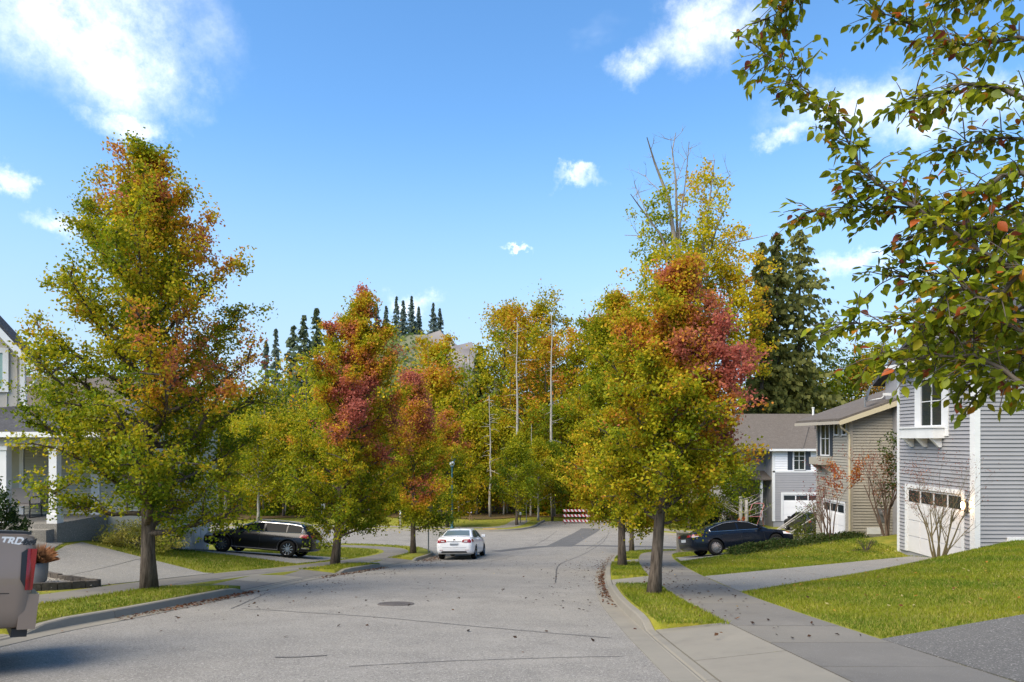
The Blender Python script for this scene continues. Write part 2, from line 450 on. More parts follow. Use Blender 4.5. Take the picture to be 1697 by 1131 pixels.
road_strip('asphalt_patch', [(2.4, 44), (3.5, 49), (5.2, 56), (6.0, 60)], 1.6, M_patch, 0.004, 0)
road_strip('asphalt_patch', [(-1.3, 40.5), (2.4, 44.5), (8, 44), (13, 43)], .9, M_patch, 0.005, 0)
for pts, w in (([(-5.3, 13.9), (-2.0, 12.1), (1.0, 10.5), (1.5, 10.35)], .022), ([(-1.9, 8.1), (-.4, 8.6), (.8, 8.85), (1.55, 8.95)], .016), ([(-6.0, 17.4), (-5.5, 13.8)], .018),
               ([(-2.9, 8.6), (-2.3, 8.75)], .03), ([(-4.0, 37), (0, 42), (1.5, 48), (3, 57)], .03), ([(1.0, 20), (1.7, 30), (3.3, 38), (5.4, 47), (7.0, 56)], .03), ([(-10, 48.6), (0, 49), (12, 46.5)], .04),
               ([(-5.2, 23), (-2.0, 30), (-.2, 37)], .02), ([(3.9, 42.0), (4.9, 46), (6.2, 52)], .03)):
    road_strip('tar_seam', pts, w, M_tar)
# manhole cover: rim and chequered lid
mh = empty('manhole_cover', (-2.45, 14.4, road_z(-2.45, 14.4)))
tag(mh, 'round cast iron manhole cover set in the asphalt', 'manhole cover')
M_iron = mat('cast_iron', (.12, .105, .095), 0.7, 0.3, var=.3, vscale=10)
sl_ = math.atan(0.117)
mh.rotation_euler = (-sl_, 0, 0)
MB().lathe([(.36, -.02), (.36, .012), (.32, .014), (.32, -.02)], 28).build('rim', M_iron, mh)
MB().lathe([(.31, -.02), (.31, .010)], 28).build('lid', M_iron, mh)
b = MB()
for i in range(-5, 6):
    for j in range(-5, 6):
        if math.hypot(i, j) < 5.4: b.box(i * .053 - .018, i * .053 + .018, j * .053 - .018, j * .053 + .018, .010, .017)
b.build('lid_studs', M_iron, mh)

# ---- kerbs, verges, pavements
def frame(L, right):
    d = np.gradient(L, axis=0); d /= np.linalg.norm(d, axis=1)[:, None]
    return np.c_[d[:, 1], -d[:, 0]] * (1 if right else -1)
class Edge:
    def __init__(s, L, right, strip):
        s.L, s.n, s.strip = L, frame(L, right), strip
        s.s = np.r_[0, np.cumsum(np.linalg.norm(np.diff(L, axis=0), axis=1))]
    def pt(s, q, o):
        x = np.interp(q, s.s, s.L[:, 0]); y = np.interp(q, s.s, s.L[:, 1]); nx = np.interp(q, s.s, s.n[:, 0]); ny = np.interp(q, s.s, s.n[:, 1])
        k = math.hypot(nx, ny); return x + nx / k * o, y + ny / k * o
    def s_at(s, y):        # arclength where the line first reaches y
        return s.s[int(np.argmax(s.L[:, 1] >= y))]
eRN = Edge(RN, True, lambda q: 1.55)
eLN = Edge(LN, False, None); eLN.strip = lambda q, e=eLN: float(np.interp(q, [e.s_at(17), e.s_at(24)], [2.3, 1.62]))
eLF = Edge(LF, False, lambda q: 1.5); eRF = Edge(RF, False, lambda q: 1.5)
cuts = {id(eRN): [(5.6, 10.5), (18.0, 20.7), (29.0, 32.2)], id(eLN): [(2.0, 10.2), (17.2, 23.7), (28.0, 32.8)], id(eLF): [], id(eRF): []}
def cut_s(e): return [(e.s_at(a), e.s_at(b)) for a, b in cuts[id(e)]]
def hc(e, q, cs):
    v = 1.0
    for a, b in cs:
        v = min(v, max(sstep(a + .1, a - .75, q), sstep(b - .1, b + .75, q)))
    return float(v)
def kerb(e, s0, s1, seg, name='kerb'):
    root = tag(empty(name), kind='structure'); cs = cut_s(e); q = s0
    gut = MB(); 
    while q < s1:
        q2 = min(q + seg, s1); n = max(2, int((q2 - q) / 0.4)); rows, grow = [], []
        for t in np.linspace(q + .006, q2 - .006, n):
            c = hc(e, t, cs); zt = -.115 + .128 * c
            prof = [(.285, -.30), (.285, -.125), (.30, -.118), (.335, zt - .018), (.355, zt), (.455, zt + .004), (.468, zt - .01), (.468, -.30)]
            rows.append([(*e.pt(t, o), h1(*e.pt(t, o)) + dz) for o, dz in prof])
            grow.append([(*e.pt(t, o), h1(*e.pt(t, o)) + dz) for o, dz in ((-.01, -.30), (-.01, -.131), (.29, -.1245), (.29, -.30))])
        b = MB(); b.grid(rows); m = len(rows[0]); k = len(b.v) - m
        b.f += [tuple(range(m)), tuple(range(k, k + m))]
        b.build('kerb_stone', M_conc, root)
        b = MB(); b.grid(grow); m = 4; k = len(b.v) - m; b.f += [tuple(range(m)), tuple(range(k, k + m))]
        b.build('gutter_pan', M_conc, root)
        q = q2
kerb(eRN, eRN.s_at(1.0), eRN.s_at(40) + 14, 3.0)
kerb(eLN, eLN.s_at(3.0), eLN.s_at(43) + 30, 3.0)
kerb(eLF, eLF.s[-1] - 60, eLF.s[-1], 6.0)
kerb(eRF, 0, 34, 6.0)
def slab_run(e, s0, s1, o0, o1, step, mt, root, name='slab', gap=.012, lift=.014):
    n = max(1, round((s1 - s0) / step)); qs = np.linspace(s0, s1, n + 1)
    for i in range(n):
        a, c = qs[i] + gap, qs[i + 1] - gap; f0 = o0 if not callable(o0) else None
        rows = []
        for t in np.linspace(a, c, 4):
            oa = (o0(t) if callable(o0) else o0); ob = (o1(t) if callable(o1) else o1)
            tilt = random.uniform(-.003, .003)
            rows.append([(*e.pt(t, oa), h1(*e.pt(t, oa)) - .15), (*e.pt(t, oa), h1(*e.pt(t, oa)) + lift), (*e.pt(t, ob), h1(*e.pt(t, ob)) + lift + tilt), (*e.pt(t, ob), h1(*e.pt(t, ob)) - .15)])
        b = MB(); b.grid(rows); k = len(b.v) - 4; b.f += [(0, 1, 2, 3), (k, k + 1, k + 2, k + 3)]
        b.build(name, mt if not isinstance(mt, (list, tuple)) else mt[i % len(mt)], root)
M_conc_mid = ground_mat('concrete_grey', [(.192, .174, .145), (.147, .134, .115), (.172, .158, .132)], (0.8, 3.0), 0.9, 0.3, 90, [((.30, .29, .27), 80, .66)])
def pavement(e, s0, s1, mts, wd=1.52):
    root = tag(empty('pavement'), kind='structure')
    slab_run(e, s0, s1, lambda t: e.strip(t) + .012, lambda t: e.strip(t) + wd + .01, 1.52, mts, root)
pavement(eRN, eRN.s_at(1.0), eRN.s_at(40) + 12, [M_conc_dark, M_conc_dark, M_conc_mid])
pavement(eLN, eLN.s_at(3.0), eLN.s_at(43) + 28, [M_conc_dark, M_conc_mid, M_conc_dark], 1.3)
pavement(eLF, eLF.s[-1] - 58, eLF.s[-1] - 1, [M_conc]); pavement(eRF, 1, 32, [M_conc])
def apron(e, ya, yb, mts):
    root = tag(empty('driveway_apron'), kind='structure'); s0, s1 = e.s_at(ya), e.s_at(yb)
    n = max(1, round((s1 - s0) / 2.4)); qs = np.linspace(s0, s1, n + 1)
    for i in range(n):
        rows = []
        for t in np.linspace(qs[i] + .01, qs[i + 1] - .01, 4):
            row = []
            w = e.strip(t)
            for u in (0, .5, 1):
                o = .475 + (w - .01 - .475) * u; x, y = e.pt(t, o); row.append((x, y, h1(x, y) - .105 * (1 - u) + .012 * u))
            x0, y0 = e.pt(t, .475); x1, y1 = e.pt(t, w - .01)
            rows.append([(x0, y0, h1(x0, y0) - .4)] + row + [(x1, y1, h1(x1, y1) - .4)])
        b = MB(); b.grid(rows); k = len(b.v) - 5; b.f += [(0, 1, 2, 3, 4), (k, k + 1, k + 2, k + 3, k + 4)]
        b.build('slab', mts[i % len(mts)], root)
for e, (ya, yb), mm in ((eRN, (5.5, 10.6), [M_conc, M_conc, M_conc_dark]), (eRN, (18.0, 20.7), [M_conc]), (eRN, (29.0, 32.2), [M_conc]), (eLN, (3.2, 10.3), [M_conc]), (eLN, (17.1, 23.8), [M_conc_dark, M_conc]), (eLN, (28.0, 32.9), [M_conc, M_conc_dark])):
    apron(e, ya, yb, mm)
def verge(e, s0, s1):
    rows = []
    for t in np.arange(s0, s1 + .01, (s1 - s0) / max(2, int((s1 - s0) / .5))):
        w = e.strip(t); row = []
        for u in (0, .12, .5, .88, 1):
            o = .472 + (w - .472) * u; x, y = e.pt(t, o); row.append((x, y, h1(x, y) + .004 + .035 * math.sin(math.pi * u)))
        rows.append([(row[0][0], row[0][1], row[0][2] - .3)] + row)
    rows = [[(x, y, z - .3) for x, y, z in rows[0]]] + rows + [[(x, y, z - .3) for x, y, z in rows[-1]]]
    b = MB(); b.grid(rows); o = b.build('grass_verge', M_lawn, None, True); tag(o, kind='structure'); return o
VERGES = [(eRN, eRN.s_at(1.0), eRN.s_at(5.45)), (eRN, eRN.s_at(10.62), eRN.s_at(17.95)), (eRN, eRN.s_at(20.75), eRN.s_at(28.95)), (eRN, eRN.s_at(32.25), eRN.s_at(40) + 12),
          (eLN, eLN.s_at(10.35), eLN.s_at(17.05)), (eLN, eLN.s_at(23.85), eLN.s_at(27.95)), (eLN, eLN.s_at(32.95), eLN.s_at(43) + 28), (eLF, eLF.s[-1] - 58, eLF.s[-1] - 1), (eRF, 1, 32)]
for v in VERGES: verge(*v)
# tactile pads at the corners
M_pad = mat('tactile_yellow', (.52, .30, .06), 0.8, var=.25, vscale=6)
def pad(e, q):
    b = MB(); rows = []
    for t in np.linspace(q, q + 1.4, 4): rows.append([(*e.pt(t, o), h1(*e.pt(t, o)) + .03) for o in (.50, 1.35)])
    b.grid(rows)
    for i in range(7):
        for j in range(4):
            x, y = e.pt(q + .1 + i * .2, .6 + j * .2); z = h1(x, y) + .03; b.box(x - .03, x + .03, y - .03, y + .03, z, z + .012)
    return b.build('tactile_paving', M_pad)
tag(pad(eLF, eLF.s[-1] - 12.6), 'yellow tactile paving at the far left corner of the junction', 'tactile paving', 'tactile pads at the junction')
tag(pad(eRF, 15.2), 'yellow tactile paving at the far right corner of the junction', 'tactile paving', 'tactile pads at the junction')
tag(pad(eRN, eRN.s_at(40) + 6.5), 'yellow tactile paving at the near corner behind the dark sedan', 'tactile paving', 'tactile pads at the junction')

# ---- driveways: exposed aggregate panels
DRIVES = []
def driveway(corners, nu, nv, mt, sub=6, name='driveway'):
    """corners a b c d: u runs a->b, v runs a->d"""
    a, b_, c, d = [np.array(p, float) for p in corners]; DRIVES.append(np.array([a, b_, c, d]))
    root = tag(empty(name), kind='structure')
    def P(u, v): return (a * (1 - u) + b_ * u) * (1 - v) + (d * (1 - u) + c * u) * v
    lu = np.linalg.norm(b_ - a); lv = np.linalg.norm(d - a)
    for i in range(nu):
        for j in range(nv):
            u0, u1 = i / nu + .012 / lu, (i + 1) / nu - .012 / lu; v0, v1 = j / nv + .012 / lv, (j + 1) / nv - .012 / lv
            rows = []
            for u in np.linspace(u0, u1, sub):
                r = []
                for v in np.linspace(v0, v1, sub):
                    p = P(u, v); r.append((p[0], p[1], h1(*p) + .018))
                rows.append([(r[0][0], r[0][1], r[0][2] - .12)] + r + [(r[-1][0], r[-1][1], r[-1][2] - .12)])
            rows = [[(x, y, z - .12) for x, y, z in rows[0]]] + rows + [[(x, y, z - .12) for x, y, z in rows[-1]]]
            bb = MB(); bb.grid(rows); bb.build('panel', mt, root, False)
    return root
driveway([(4.72, 4.2), (16, 6.5), (16, 12.6), (4.66, 9.35)], 3, 2, M_aggr_dark)
driveway([(4.85, 15.9), (13.96, 22.9), (13.96, 25.8), (5.28, 20.6)], 3, 1, M_aggr, 8)
driveway([(6.62, 29.4), (14.72, 32.6), (14.72, 35.3), (7.1, 33.0)], 3, 1, M_aggr, 8)
driveway([(-10.05, 17.4), (-9.25, 22.0), (-14.0, 23.2), (-13.2, 19.0)], 1, 2, M_aggr, 8)
driveway([(-13.25, 19.02), (-14.02, 22.35), (-22.0, 22.35), (-22.0, 19.6)], 1, 2, M_aggr, 8)
driveway([(-8.55, 28.0), (-7.75, 33.0), (-13.75, 33.6), (-13.75, 29.8)], 1, 3, M_aggr, 8)
driveway([(-10.7, 3.4), (-10.7, 9.9), (-20, 9.9), (-20, 3.4)], 1, 3, M_aggr, 4)
driveway([(20.0, 51.5), (27.0, 50.2), (27.0, 59.9), (21.5, 59.9)], 1, 2, M_conc_dark, 5)

# ---- grass blades on verges and lawns (nobody could count them)
def in_quad(Q, x, y): return in_poly(Q, x, y)
BEDS = [np.array([(-9.9, 15.6), (-9.7, 17.6), (-13.3, 18.95), (-14.8, 18.6), (-14.8, 15.7)])]
HOUSES = [(14.0, 30, 22.4, 60), (14.7, 30, 32, 60), (-40, -13.0, 22.3, 28.5), (-40, -13.8, 29.5, 50)]
def grass(name, x0, x1, y0, y1, dens, hgt, seed):
    r = np.random.default_rng(seed); n = int((x1 - x0) * (y1 - y0) * dens)
    x = r.uniform(x0, x1, n); y = r.uniform(y0, y1, n)
    # only what the camera region can see
    ok = (np.abs(x + 0.0) < y * 0.80 + 1.5)
    x, y = x[ok], y[ok]
    sdv = road_sd(x, y); right = x > -2
    st = np.where(right, 1.55, np.interp(y, [17, 24], [2.3, 1.62]))
    strip = (sdv < -.49) & (sdv > -st + .03)
    ins = np.zeros(len(x), bool)
    for lo, hi in ((10.7, 17.9), (20.8, 28.9), (32.3, 46)): ins |= right & (y > lo) & (y < hi)
    for lo, hi in ((10.45, 17.0), (23.9, 27.9), (33.0, 47)): ins |= (~right) & (y > lo) & (y < hi)
    lawn = sdv < -(st + 1.57)
    for q in DRIVES + BEDS: lawn &= ~in_poly(q, x, y)
    for (a, b_, c, d) in HOUSES: lawn &= ~((x > a) & (x < b_) & (y > c) & (y < d))
    k = (strip & ins) | lawn
    # thin with distance
    k &= r.uniform(0, 1, len(x)) < np.clip((13.0 / np.maximum(y, 6)) ** 1.3, 0.06, 1)
    x, y, strip = x[k], y[k], strip[k]; n = len(x)
    z = H(x, y) + np.where(strip, .03, 0)
    sc = np.clip(y / 12, 1, 2.2)
    a = r.uniform(0, 6.283, n); w = r.uniform(.004, .008, n) * sc; h = hgt * r.uniform(.5, 1.3, n) * (0.8 + .25 * sc)
    lean = r.normal(0, .45, (n, 2)) * h[:, None]
    V = np.empty((n, 3, 3)); V[:, 0] = np.c_[x - np.cos(a) * w, y - np.sin(a) * w, z - .01]; V[:, 1] = np.c_[x + np.cos(a) * w, y + np.sin(a) * w, z - .01]
    V[:, 2] = np.c_[x + lean[:, 0], y + lean[:, 1], z + h]
    nzv = np.sin(x * .9 + 1.1) * np.sin(y * .8) + .6 * np.sin(x * 2.3 + y * 1.7) + .5 * np.sin(x * 5.1 - y * 3.7) * np.sin(y * 4.3) + r.normal(0, .5, n)
    t = np.clip(.5 + .3 * nzv, 0, 1)[:, None]
    dry = (r.uniform(0, 1, n) < .10 + .22 * np.clip(np.sin(x * 1.7 + .5) * np.sin(y * 1.3 + x * .6) - .35, 0, 1))[:, None]
    c = np.array([.085, .145, .007]) * (1 - t) + np.array([.235, .245, .013]) * t
    c = np.where(dry, np.array([.30, .26, .07]), c) * r.uniform(.75, 1.2, (n, 1))
    me = np_mesh(name, V.reshape(-1, 3), np.arange(n * 3).reshape(-1, 3), np.repeat(c, 3, 0))
    o = mesh_obj(name, me, M_grass); tag(o, kind='stuff'); return o
tag(grass('lawn_grass', 1.9, 16.5, 8.5, 40, 1350, .045, 3), 'short green grass on the verges and lawns right of the road', 'grass')
tag(grass('lawn_grass', -16, -5.5, 9.5, 46, 900, .045, 4), 'short green grass on the verges and lawns left of the road', 'grass')

# ---- fallen leaves
def litter(name, spots, seed, label):
    r = np.random.default_rng(seed); X, Y, Z, S, C = [], [], [], [], []
    for (x, y, sx, sy, n, kind) in spots:
        X.append(r.normal(x, sx, n)); Y.append(r.normal(y, sy, n)); C.append(np.full(n, kind))
    X, Y, C = map(np.concatenate, (X, Y, C)); n = len(X); sdv = road_sd(X, Y)
    Z = np.where(sdv > 0, H(X, Y) - .14 + np.clip(sdv, 0, 4) * .012, np.where(sdv > -.3, H(X, Y) - .128, H(X, Y) + .02)) + r.uniform(.004, .02, n)
    ok = ((sdv > -.27) | (sdv < -.5)) & (Y > 9.0); X, Y, Z, C = X[ok], Y[ok], Z[ok], C[ok]; n = len(X)
    L = r.uniform(.018, .045, n); a = r.uniform(0, 6.283, n); t1, t2 = r.normal(0, .25, n), r.normal(0, .25, n)
    u = np.c_[np.cos(a), np.sin(a), t1] * L[:, None]; v = np.c_[-np.sin(a), np.cos(a), t2] * L[:, None] * .62; c0 = np.c_[X, Y, Z]
    V = np.stack([c0 - u, c0 + v + [0, 0, .006], c0 + u, c0 - v + [0, 0, .006]], 1).reshape(-1, 3)
    pal = np.array([[(.15, .05, .025), (.09, .04, .02), (.19, .085, .03), (.06, .03, .018)], [(.035, .022, .015), (.06, .035, .02), (.10, .05, .025), (.05, .03, .02)], [(.42, .26, .05), (.40, .16, .03), (.30, .24, .08), (.5, .42, .2)]])
    c = pal[C.astype(int), r.integers(0, 4, n)] * r.uniform(.7, 1.3, (n, 1))
    o = mesh_obj(name, np_mesh(name, V, np.arange(n * 4).reshape(-1, 4), np.repeat(c, 4, 0)), M_leaf); tag(o, label, 'leaves', kind='stuff'); return o
sp = []
for y in np.arange(12.5, 17.4, .25): sp.append((float(xl(y)) - .12, y, .10, .2, int(10 + 26 * max(0, (y - 12.5) / 4.5)), 0))
for y in np.arange(22.5, 28, .4): sp.append((float(xl(y)) - .10, y, .12, .25, 26, 0))
for y in np.arange(33, 37.5, .4): sp.append((float(xl(y)) + .1, y, .25, .3, 34, 0))
for y in np.arange(14.5, 27, .3): sp.append((float(xr(y)) + .20, y, .07, .25, int(16 if 16 < y < 25 else 6), 0))
for y in np.arange(27, 38, .5): sp.append((float(xr(y)) + .15, y, .1, .3, 9, 0))
for y in np.arange(14, 36, 1.0): sp.append((float(xl(y)) + .9, y, .7, .7, 9, 1)); sp.append((float(xr(y)) - .6, y, .45, .6, 6, 1))
sp += [(-2, 16, 2.2, 6, 90, 1), (0, 30, 2.5, 7, 120, 1), (3.9, 17, .45, 2.2, 110, 1), (4.3, 24, .5, 2.5, 110, 1), (2.7, 13, .4, 1.6, 30, 0), (3.6, 9.5, .5, 2, 14, 1)]
litter('fallen_leaves', sp, 8, 'red and brown fallen leaves lying in the gutters and on the road')
sp = [(2.8, 14.5, .35, 2.0, 70, 0), (-8.0, 14.5, .7, 1.8, 80, 0), (3.7, 25, .5, 2.0, 60, 0), (7.5, 16, 2.2, 2.6, 90, 0), (8, 14, 2.2, 2.6, 120, 2), (11, 27.5, 2.2, .9, 110, 2), (9.8, 25.8, 2, .7, 60, 2), (-8.3, 14, 1, 1.8, 30, 2), (9, 45, 5, 12, 300, 2), (13, 55, 5, 2.5, 500, 2), (5.5, 65.2, 3.0, .8, 900, 0), (-8, 68.5, 12, .8, 900, 0), (-2, 66.9, 5, .8, 300, 2)]
litter('fallen_leaves', sp, 9, 'yellow fallen leaves scattered on the lawns and along the wood edge')
# ================================================================== trees
GR_T = np.array([0, .2, .40, .57, .73, .9, 1.0])
GR_C = np.array([(.055, .105, .006), (.135, .195, .008), (.33, .335, .010), (.54, .40, .015), (.55, .22, .025), (.52, .185, .10), (.47, .14, .10)])
def grad(t):
    t = np.clip(t, 0, 1); return np.stack([np.interp(t, GR_T, GR_C[:, k]) for k in range(3)], -1)
def snoise(p, f, seed):
    """smooth pseudo noise of points, about -1..1"""
    r = np.random.default_rng(seed); o = np.zeros(len(p))
    for k in range(4):
        d = r.normal(0, 1, 3); d /= np.linalg.norm(d); o += np.sin(p @ d * f * r.uniform(.7, 1.6) + r.uniform(0, 6.28))
    return o / 2.2
def unit(v): return v / np.maximum(np.linalg.norm(v, axis=-1, keepdims=True), 1e-9)
def leaf_quads(C, L, W, r, droop=.35, fold=.18, updir=.6):
    """one folded four-point leaf at each centre"""
    n = len(C)
    A = unit(r.normal(0, 1, (n, 3)) + np.array([0, 0, -droop])); U = unit(r.normal(0, 1, (n, 3)) + np.array([0, 0, updir]))
    S = unit(np.cross(A, U)); Nn = np.cross(S, A)
    L = L * r.uniform(.7, 1.25, (n, 1)); W = W * r.uniform(.75, 1.2, (n, 1))
    V = np.stack([C - A * L / 2, C + S * W / 2 + Nn * W * fold + A * L * .05, C + A * L / 2, C - S * W / 2 + Nn * W * fold + A * L * .05], 1)
    return V.reshape(-1, 3)
def leaf_obj(name, C, L, W, cols, r, parent, mt=None, **k):
    V = leaf_quads(C, L, W, r, **k); n = len(C)
    return mesh_obj(name, np_mesh(name, V, np.arange(n * 4).reshape(-1, 4), np.repeat(cols, 4, 0)), mt or M_leaf, parent)

def skeleton(seed, h, cb, R_, nl, tr, nsub, slen, el=(22, 66), tilt=(0, 0), top=.94, wig=.05, tsides=10, fork=0, start=.8, ws_=(.45, .75, 1.0)):
    """trunk, limbs and twigs in local space. R_(t) = crown radius at crown height t. Returns builder, clump centres, their weights"""
    r = random.Random(seed); b = MB(); z0 = cb * h
    tp, trad = [], []; ox = oy = 0.0
    nseg = 12
    for i in range(nseg + 1):
        t = i / nseg; z = t * h * top
        ox += r.gauss(0, wig) * (t > .05) * h / 40; oy += r.gauss(0, wig) * (t > .05) * h / 40
        tp.append(Vector((ox + tilt[0] * z, oy + tilt[1] * z, z - (0.15 if i == 0 else 0))))
        trad.append(max(.012, tr * ((1 - t) ** .85 * .95 + .03) * (1.35 if i == 0 else 1.0)))
    b.tube(tp, trad, tsides)
    def trunk(z):
        t = min(max(z / (h * top), 0), 1) * nseg; i = min(int(t), nseg - 1); f = t - i
        return tp[i] * (1 - f) + tp[i + 1] * f, trad[i] * (1 - f) + trad[i + 1] * f
    cl, wt = [], []
    for i in range(nl):
        t = ((i + .5) / nl); zs = z0 * start + (h * .93 - z0 * start) * (t ** 1.05)
        p0, r0 = trunk(zs); az = i * 2.399 + r.uniform(-.4, .4); e = R(el[0] + (el[1] - el[0]) * t + r.uniform(-9, 9))
        rad = 1.0
        for _ in range(3):
            te = min(max((zs + rad * math.tan(e) - z0) / (h - z0), 0), 1); rad = R_(te) * (1.0 if _ < 2 else r.uniform(.78, 1.06))
        ze = min(zs + rad * math.tan(e), h * r.uniform(.97, 1.02)); ctr = Vector((tilt[0] * ze, tilt[1] * ze, 0))
        p1 = Vector((math.cos(az) * rad, math.sin(az) * rad, ze)) + ctr
        ln = (p1 - p0).length; pts = []
        side = Vector((-math.sin(az), math.cos(az), 0)) * r.uniform(-.1, .1) * ln; sag = r.uniform(.02, .12) * ln
        for k in range(7):
            u = k / 6; pts.append(p0.lerp(p1, u) + side * math.sin(math.pi * u) + Vector((0, 0, -sag * math.sin(math.pi * u))) + Vector((r.gauss(0, .012), r.gauss(0, .012), r.gauss(0, .012))) * ln)
        rb = min(r0 * .62, .028 * ln ** .9 + .008); b.tube(pts, [max(.006, rb * (1 - u / 6) ** .8) for u in range(7)], 5, False)
        out = (p1 - p0).normalized()
        ns_ = max(4, int(nsub * (.45 + .62 * ln / max(R_(.3) * 1.25, .1))))
        for j in range(ns_):
            u = .18 + .82 * (j + r.random()) / ns_; k = min(int(u * 6), 5); f = u * 6 - k; q0 = pts[k].lerp(pts[k + 1], f)
            dv = (out * .55 + Vector((r.gauss(0, .75), r.gauss(0, .75), r.gauss(.25, .5)))).normalized(); l2 = slen * r.uniform(.5, 1.25) * (1.1 - .35 * u) * (.4 + .6 * min(1, R_(te) / max(R_(.3), 1e-6)))
            q1 = q0 + dv * l2 + Vector((0, 0, -.05 * l2)); qm = q0.lerp(q1, .5) + Vector((r.gauss(0, .08), r.gauss(0, .08), .06)) * l2
            b.tube([q0, qm, q1], [rb * .32 + .003, rb * .2 + .002, .003], 4, False)
            for w in ws_:
                c_ = q0.lerp(qm, w * 2) if w < .5 else qm.lerp(q1, w * 2 - 1); sp = l2 * .22 * w
                cl.append(c_ + Vector((r.gauss(0, sp), r.gauss(0, sp), r.gauss(0, sp * .8)))); wt.append(.6 + .6 * w)
        cl.append(p1); wt.append(1.2)
    cl.append(tp[-1]); wt.append(1.2)
    return b, np.array([tuple(c) for c in cl]), np.array(wt)

def tree(name, label, x, y, h, rad, cb=.2, nleaf=20000, L=.085, W=.06, seed=1, prof=None, nl=26, nsub=8, slen=None, tr=.16, colour=None, sig=.17, tilt=(0, 0), bark=None,
         cat='tree', group=None, el=(22, 66), droop=.35, z=None, mt=None, jit=.09, fork=0, start=.8, ws_=(.45, .75, 1.0), cj=.0):
    prof = prof or (lambda t: (.62 + .75 * t) * 1.25 if t < .3 else 1.06 * max(.06, (1 - ((t - .3) / .7) ** 1.7)))
    slen = slen or rad * .42
    b, C, w = skeleton(seed, h, cb, lambda t: rad * prof(t), nl, tr, nsub, slen, el, tilt, start=start, ws_=ws_)
    root = empty(name, (x, y, (h1(x, y) if z is None else z)))
    tag(root, label, cat, group)
    b.build('trunk', bark or M_bark, root, True, fix=False)
    r = np.random.default_rng(seed + 100)
    k = r.choice(len(C), nleaf, p=w / w.sum()); cs = r.lognormal(0, .3, len(C))
    P = C[k] + r.normal(0, 1, (nleaf, 3)) * (sig * cs[k])[:, None] * np.array([1, 1, .75])
    q = P / np.array([rad, rad, h])
    t = colour(q, P, r, seed)
    t = t + r.normal(0, jit, nleaf) + r.normal(0, 1, len(C))[k] * cj
    cols = grad(t) * r.uniform(.72, 1.25, (nleaf, 1))
    leaf_obj('crown', P, L, W, cols, r, root, mt, droop=droop)
    return root
def col_fn(base, dx=0, dz=0, amp=.12, f=1.3, patches=(), dy=0):
    """colour position on the green..crimson ramp; patches = (centre in crown space, radius, shift)"""
    def fn(q, P, r, seed):
        t = base + dx * q[:, 0] + dy * q[:, 1] + dz * (q[:, 2] - .5) + amp * snoise(P, f, seed) + .06 * snoise(P, f * 3.1, seed + 7)
        for c, rr, s in patches:
            d = np.linalg.norm((q - np.array(c)) / np.array(rr), axis=1) + .35 * snoise(P, 1.8, seed + 3) + .42 * snoise(P, 5.0, seed + 4)
            t = t + s * np.clip(1.2 - .75 * d, 0, 1)
        return t
    return fn
pear = lambda t: (.70 + 1.05 * t) if t < .25 else .98 * max(.05, 1 - ((t - .25) / .75) ** 1.75) ** .92
def zprof(zr, h, cb, rad):
    z = np.array([p[0] for p in zr]); r_ = np.array([p[1] for p in zr]) / rad
    return lambda t: float(np.interp(cb * h + t * (h - cb * h), z, r_))
W5 = (.25, .45, .65, .82, 1.0)
tree('street_tree', 'tallest street tree on the left verge, olive green with rust red patches', -8.42, 16.5, 10.35, 2.6, .15, 100000, .078, .056, 14,
     zprof([(1.2, 1.9), (2.0, 2.5), (3.1, 2.85), (4.5, 2.7), (5.9, 2.45), (6.9, 2.2), (8.0, 1.75), (8.9, 1.25), (9.6, .75), (10.1, .4), (10.4, .15)], 10.35, .15, 2.6), 64, 13, .85, .17,
     col_fn(.335, .03, .06, .08, 1.0, [((-.2, 0, .90), (.35, .9, .06), .40), ((.55, 0, .80), (.5, 1, .10), .34), ((1.0, 0, .50), (.6, 1, .09), .40), ((.1, -.3, .55), (.9, .9, .07), .14), ((.2, -.4, .13), (.2, .4, .03), .4)]), .105, ws_=W5, cj=.055)
tree('street_tree', 'street tree with a crimson right shoulder, between two driveways on the left', -6.95, 27.3, 10.5, 2.4, .12, 72000, .098, .07, 23,
     zprof([(1.2, 1.4), (2.5, 2.1), (4.3, 2.4), (5.9, 2.2), (7.3, 1.7), (8.6, 1.15), (9.7, .7), (10.5, .2)], 10.5, .12, 2.4), 46, 13, .9, .16,
     col_fn(.345, -.0, .05, .08, 1.1, [((.75, -.2, .62), (.8, 1.2, .23), .52), ((.35, 0, .97), (.6, 1, .10), .40), ((.35, -.6, .56), (.5, .6, .10), .3)]), .115, (.105, 0), ws_=W5, cj=.055)
tree('street_tree', 'small street tree with a red crown beside the parked white sedan', -5.4, 37.0, 9.6, 2.0, .14, 32000, .12, .085, 31, pear, 26, 8, .9, .14,
     col_fn(.36, .0, .0, .10, 1.2, [((.3, 0, .82), (1.0, 1.3, .22), .55), ((.2, -.6, .35), (.4, .6, .06), .4)]), .2)
tree('street_tree', 'golden street tree around the blue green lamp post', -5.9, 59.6, 9.8, 2.75, .08, 24000, .18, .125, 37, pear, 24, 8, 1.0, .15,
     col_fn(.45, .1, .10, .10, .9, [((.5, -.5, .72), (.5, .8, .07), .42), ((-.1, 0, .97), (.6, 1, .1), .22)]), .24)
tree('street_tree', 'nearest street tree on the right verge, yellow green with a red top', 2.86, 15.4, 7.25, 1.8, .25, 82000, .074, .053, 43,
     zprof([(1.8, 1.0), (2.4, 1.55), (3.4, 1.75), (4.4, 1.6), (5.4, 1.25), (6.3, .95), (6.9, .6), (7.25, .2)], 7.25, .25, 1.8), 46, 14, .75, .138,
     col_fn(.39, .02, .0, .07, 1.3, [((.8, .0, .83), (1.05, 1.8, .24), .60), ((1.2, 0, .60), (.55, 1.3, .14), .50)]), .095, (.085, 0), el=(30, 70), ws_=W5, cj=.05)
